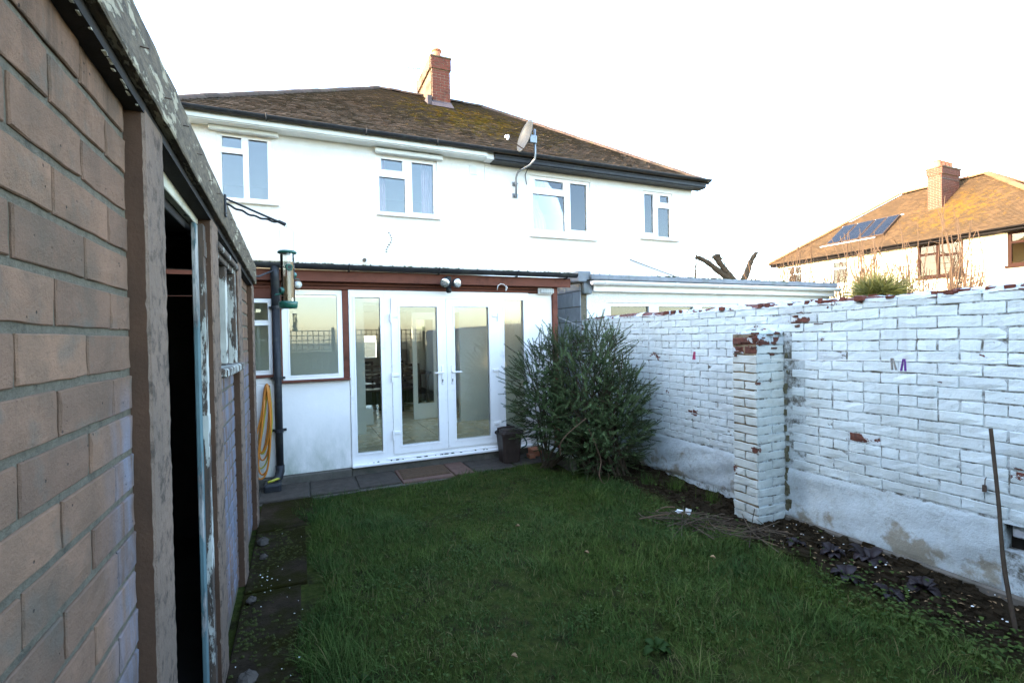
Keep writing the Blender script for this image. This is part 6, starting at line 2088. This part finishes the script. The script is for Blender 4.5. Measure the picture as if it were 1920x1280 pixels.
# ================================================================== PLANTS BEYOND THE WALL
def bare_shrub(name, label, x, y, n, zlo, zhi, spread, mat, seed, twiggy=0):
    rr = random.Random(seed)
    t = thing(name, label, 'shrub', (x, y, 0), 'bare shrubs beyond the wall')
    mb = MB()
    for i in range(7):
        a = rr.uniform(0, 6.28); b = rr.uniform(0.1, 0.5) * spread
        k0 = Vector((x + b * math.cos(a), y + b * math.sin(a), zlo + rr.uniform(-.25, .25)))
        mb.tube(catmull([(x + rr.gauss(0, .08), y + rr.gauss(0, .08), -0.06), Vector((x, y, 0)).lerp(k0, 0.6) + Vector((rr.gauss(0, .1), rr.gauss(0, .1), 0)), k0], 5), [0.035 - 0.0015 * k_ for k_ in range(11)], 7)
        for j in range(max(1, n // 7)):
            lean = Vector((rr.gauss(0, .09) + 0.22 * math.cos(a) * rr.random(), rr.gauss(0, .09) + 0.22 * math.sin(a) * rr.random(), 1))
            L = rr.uniform(0.35, 1.0) * (zhi - zlo)
            p1 = k0 + lean * (L * 0.5) + Vector((rr.gauss(0, .09), rr.gauss(0, .09), 0)); p2 = k0 + Vector((lean.x * 0.8 + rr.gauss(0, .05), lean.y * 0.8 + rr.gauss(0, .05), 1)) * L
            mb.tube(catmull([k0, p1, p2], 4), [0.012 - 0.0009 * k_ for k_ in range(9)], 5)
            for q in range(twiggy):
                s_ = k0.lerp(p2, rr.uniform(0.2, 0.8))
                e_ = s_ + Vector((rr.gauss(0, .20), rr.gauss(0, .20), rr.uniform(-.02, .22)))
                mb.tube([s_, s_.lerp(e_, .5) + Vector((rr.gauss(0, .03), rr.gauss(0, .03), .02)), e_], [0.006, 0.004, 0.002], 4)
                mb.tube([s_.lerp(e_, .6), e_ + Vector((rr.gauss(0, .12), rr.gauss(0, .12), rr.uniform(0, .15)))], [0.004, 0.0015], 4)
    mb.build('stems', M[mat], t)
bare_shrub('bare_shrub', 'pruned bare shrub with pale upright rods and tangled twigs by dark framed window', 10.75, 5.45, 77, 1.8, 3.75, 1.6, 'pale_twig', 3, 1)
bare_shrub('bare_shrub', 'bare shrub with tall pale rods between spiky plant and window', 10.0, 5.75, 49, 1.7, 3.5, 1.4, 'pale_twig', 8, 1)
bare_shrub('bare_shrub', 'thin bare shrub with slender rods before the solar panels', 9.6, 6.9, 56, 1.7, 3.4, 2.0, 'pale_twig', 21, 1)
bare_shrub('bare_shrub', 'sparse bare shrub with rods at far corner of the cream house', 14.6, 10.8, 28, 2.2, 4.1, 1.6, 'pale_twig', 33, 2)
bare_shrub('bare_shrub', 'bare shrub with pale rods rising between the spiky plant and solar panels', 9.9, 6.3, 49, 1.7, 3.45, 1.6, 'pale_twig', 41, 1)
bare_shrub('bare_shrub', 'tangled bare shrub beside the large brown framed window', 11.1, 4.9, 42, 1.7, 3.3, 1.8, 'pale_twig', 52, 4)
yu = thing('spiky_plant', 'rounded clump of spiky yellow green leaves showing above the garden wall', 'plant', (9.45, 5.35, 0))
MB().tube([(9.45, 5.35, -0.06), (9.45, 5.35, 1.2), (9.47, 5.36, 2.12)], [0.16, 0.13, 0.12], 10).build('trunk', M['bark'], yu)
NVy, NFy, tn = [], [], []
ry = random.Random(4)
for i in range(1900):
    th = math.acos(ry.uniform(-0.55, 1)); ph = ry.uniform(0, 6.283)
    d = Vector((math.sin(th) * math.cos(ph), math.sin(th) * math.sin(ph), math.cos(th)))
    L = ry.uniform(0.34, 0.60) * (0.82 + 0.30 * math.sin(th))
    b = Vector((9.46, 5.36, 2.14)) + d * 0.06 + Vector((ry.gauss(0, .09), ry.gauss(0, .09), ry.gauss(0, .05)))
    sd_ = d.cross(Vector((ry.gauss(0, 1), ry.gauss(0, 1), ry.gauss(0, 1)))).normalized()
    w_ = ry.uniform(0.004, 0.0075)
    pts = [b, b + d * L * 0.5 + Vector((0, 0, -0.01)), b + d * L + Vector((0, 0, -0.07 * math.sin(th)))]
    o_ = len(NVy)
    NVy += [pts[0] - sd_ * w_ * .6, pts[0] + sd_ * w_ * .6, pts[1] + sd_ * w_, pts[1] - sd_ * w_, pts[2]]
    NFy += [(o_, o_ + 1, o_ + 2, o_ + 3), (o_ + 3, o_ + 2, o_ + 4)]
    tn += [ry.random() * 0.4] * 2 + [ry.random() * 0.5 + 0.25] * 2 + [0.9]
mb = MB(); mb.v = [tuple(p) for p in NVy]; mb.f = NFy; mb.mi = [0] * len(NFy)
ob = mb.build('foliage', M['yucca'], yu); tone_attr(ob.data, 'tone', tn); ob['kind'] = 'stuff'

pt = thing('pollarded_tree', 'pollarded bare tree with short stubby limbs beyond the flat roof', 'tree', (14.95, 13.15, 0))
mb = MB().tube(catmull([(15.0, 13.1, -0.06), (14.93, 13.18, 1.8), (14.9, 13.15, 3.45)], 6), [0.36 - 0.008 * k_ for k_ in range(13)], 12)
for i in range(24):
    a = random.uniform(0, 6.28)
    c = Vector((14.9 + 0.22 * math.cos(a), 13.15 + 0.22 * math.sin(a), random.uniform(3.05, 3.5)))
    mb.tube([c - Vector((0.06 * math.cos(a), 0.06 * math.sin(a), .03)), c + Vector((0.07 * math.cos(a), 0.07 * math.sin(a), .02))], [0.09, 0.05], 7)
mb.build('trunk', M['bark'], pt, smooth=True)
for pts in (((14.85, 13.17, 3.35), (14.35, 13.40, 3.75), (13.85, 13.62, 4.20), (13.48, 13.78, 4.40)), ((14.85, 13.17, 3.35), (14.50, 13.32, 3.80), (14.30, 13.43, 4.15), (14.22, 13.45, 4.48)), ((14.5, 13.32, 3.80), (14.40, 13.40, 4.0), (14.05, 13.50, 4.42)), ((15.0, 13.1, 3.40), (15.2, 13.05, 3.75), (15.32, 12.98, 4.15), (15.52, 12.9, 4.50))):
    n_ = (len(pts) - 1) * 5 + 1
    lm = MB().tube(catmull(pts, 5), [0.13 - 0.06 * k_ / n_ + 0.012 * math.sin(k_ * 2.1) for k_ in range(n_)], 9)
    e = Vector(pts[-1])
    for q in range(16):
        e2 = Vector(pts[1]).lerp(e, random.uniform(0.1, 1.0))
        t2 = e2 + Vector((random.gauss(0, .28), random.gauss(0, .28), random.uniform(.0, .45)))
        lm.tube([e2, e2.lerp(t2, .5) + Vector((random.gauss(0, .04), 0, random.gauss(0, .04))), t2], [0.016, 0.011, 0.005], 5)
    lm.build('limb', M['bark'], pt, smooth=True)
sp = thing('bare_sapling', 'thin leafless sapling with fine twigs beside the white house corner', 'tree', (14.2, 14.6, 0))
mb = MB()
rs_ = random.Random(12)
mb.tube(catmull([(14.2, 14.6, -0.06), (14.15, 14.6, 2.4), (14.25, 14.55, 4.6), (14.3, 14.6, 6.0)], 5), [0.06 - 0.0032 * k_ for k_ in range(16)], 7)
for i in range(46):
    z = rs_.uniform(2.4, 5.8); a = rs_.uniform(0, 6.28); L = rs_.uniform(0.25, 0.75)
    b0 = Vector((14.2, 14.6, z)); b1 = b0 + Vector((math.cos(a) * L, math.sin(a) * L, L * rs_.uniform(.3, .9)))
    mb.tube([b0, b0.lerp(b1, .5) + Vector((0, 0, -.03)), b1], [0.012, 0.008, 0.003], 4)
    for q in range(5):
        s_ = b0.lerp(b1, rs_.uniform(.4, 1))
        mb.tube([s_, s_ + Vector((rs_.gauss(0, .14), rs_.gauss(0, .14), rs_.uniform(0, .2)))], [0.004, 0.0015], 3)
mb.build('trunk', M['pale_twig'], sp)

# ================================================================== BEHIND AND BESIDE THE VIEWER: an unseen hedge added for shade, and the fence mirrored in the panes
hd = thing('added_shade_hedge', 'unseen tall evergreen hedge added beyond the garage to shade the garden', 'hedge', (-5.2, 0.5, 0))
HX0, HX1, HY0, HY1, HZ = -6.2, -4.4, -9.0, 7.6, 7.2
MB().box(HX0 + 0.25, HX1 - 0.25, HY0 + 0.25, HY1 - 0.25, -0.06, HZ - 0.3).build('inner_growth', M['hedge'], hd)
NVh, NFh, tn = [], [], []
rh = random.Random(8)
for i in range(22000):
    f_ = rh.random()
    if f_ < 0.42: p = Vector((HX1 + rh.gauss(0, .12), rh.uniform(HY0, HY1), rh.uniform(0, HZ)))
    elif f_ < 0.62: p = Vector((HX0 + rh.gauss(0, .12), rh.uniform(HY0, HY1), rh.uniform(0, HZ)))
    elif f_ < 0.88: p = Vector((rh.uniform(HX0, HX1), rh.uniform(HY0, HY1), HZ + rh.gauss(0, .16)))
    else: p = Vector((rh.uniform(HX0, HX1), rh.choice((HY0, HY1)) + rh.gauss(0, .12), rh.uniform(0, HZ)))
    a = Vector((rh.gauss(0, 1), rh.gauss(0, 1), rh.gauss(0, 1))).normalized() * rh.uniform(.05, .11)
    b = a.orthogonal().normalized() * rh.uniform(.03, .06)
    o_ = len(NVh)
    NVh += [p - a, p + b, p + a, p - b]; NFh.append((o_, o_ + 1, o_ + 2, o_ + 3)); tn += [rh.random()] * 4
mb = MB(); mb.v = [tuple(p) for p in NVh]; mb.f = NFh; mb.mi = [0] * len(NFh)
ob = mb.build('foliage', M['hedge'], hd); tone_attr(ob.data, 'tone', tn); ob['kind'] = 'stuff'

fe = thing('trellis_fence', 'brown garden fence topped with square trellis, mirrored in the panes', 'fence', (1.7, -3.5, 0))
fb = MB().box(-0.07, 0.07, -0.010, 0.010, 0, 1.28).mesh('board', M['fence'])
for i in range(28):
    link('board', fb, fe, (-0.35 + i * 0.152, -3.5 + (0.008 if i % 2 else -0.008), 0.0))
for i in range(4):
    MB().box(-0.45 + i * 1.38, -0.37 + i * 1.38, -3.60, -3.52, 0, 2.0).build('post', M['fence'], fe)
sl1 = MB().box(-0.012, 0.012, -0.008, 0.008, 0, 0.62).mesh('trellis_slat', M['fence'])
sl2 = MB().box(-2.1, 2.1, -0.008, 0.008, -0.012, 0.012).mesh('trellis_slat', M['fence'])
for i in range(28):
    link('trellis_slat', sl1, fe, (-0.35 + i * 0.152, -3.505, 1.30))
for i in range(5):
    link('trellis_slat', sl2, fe, (1.70, -3.522, 1.34 + i * 0.14))
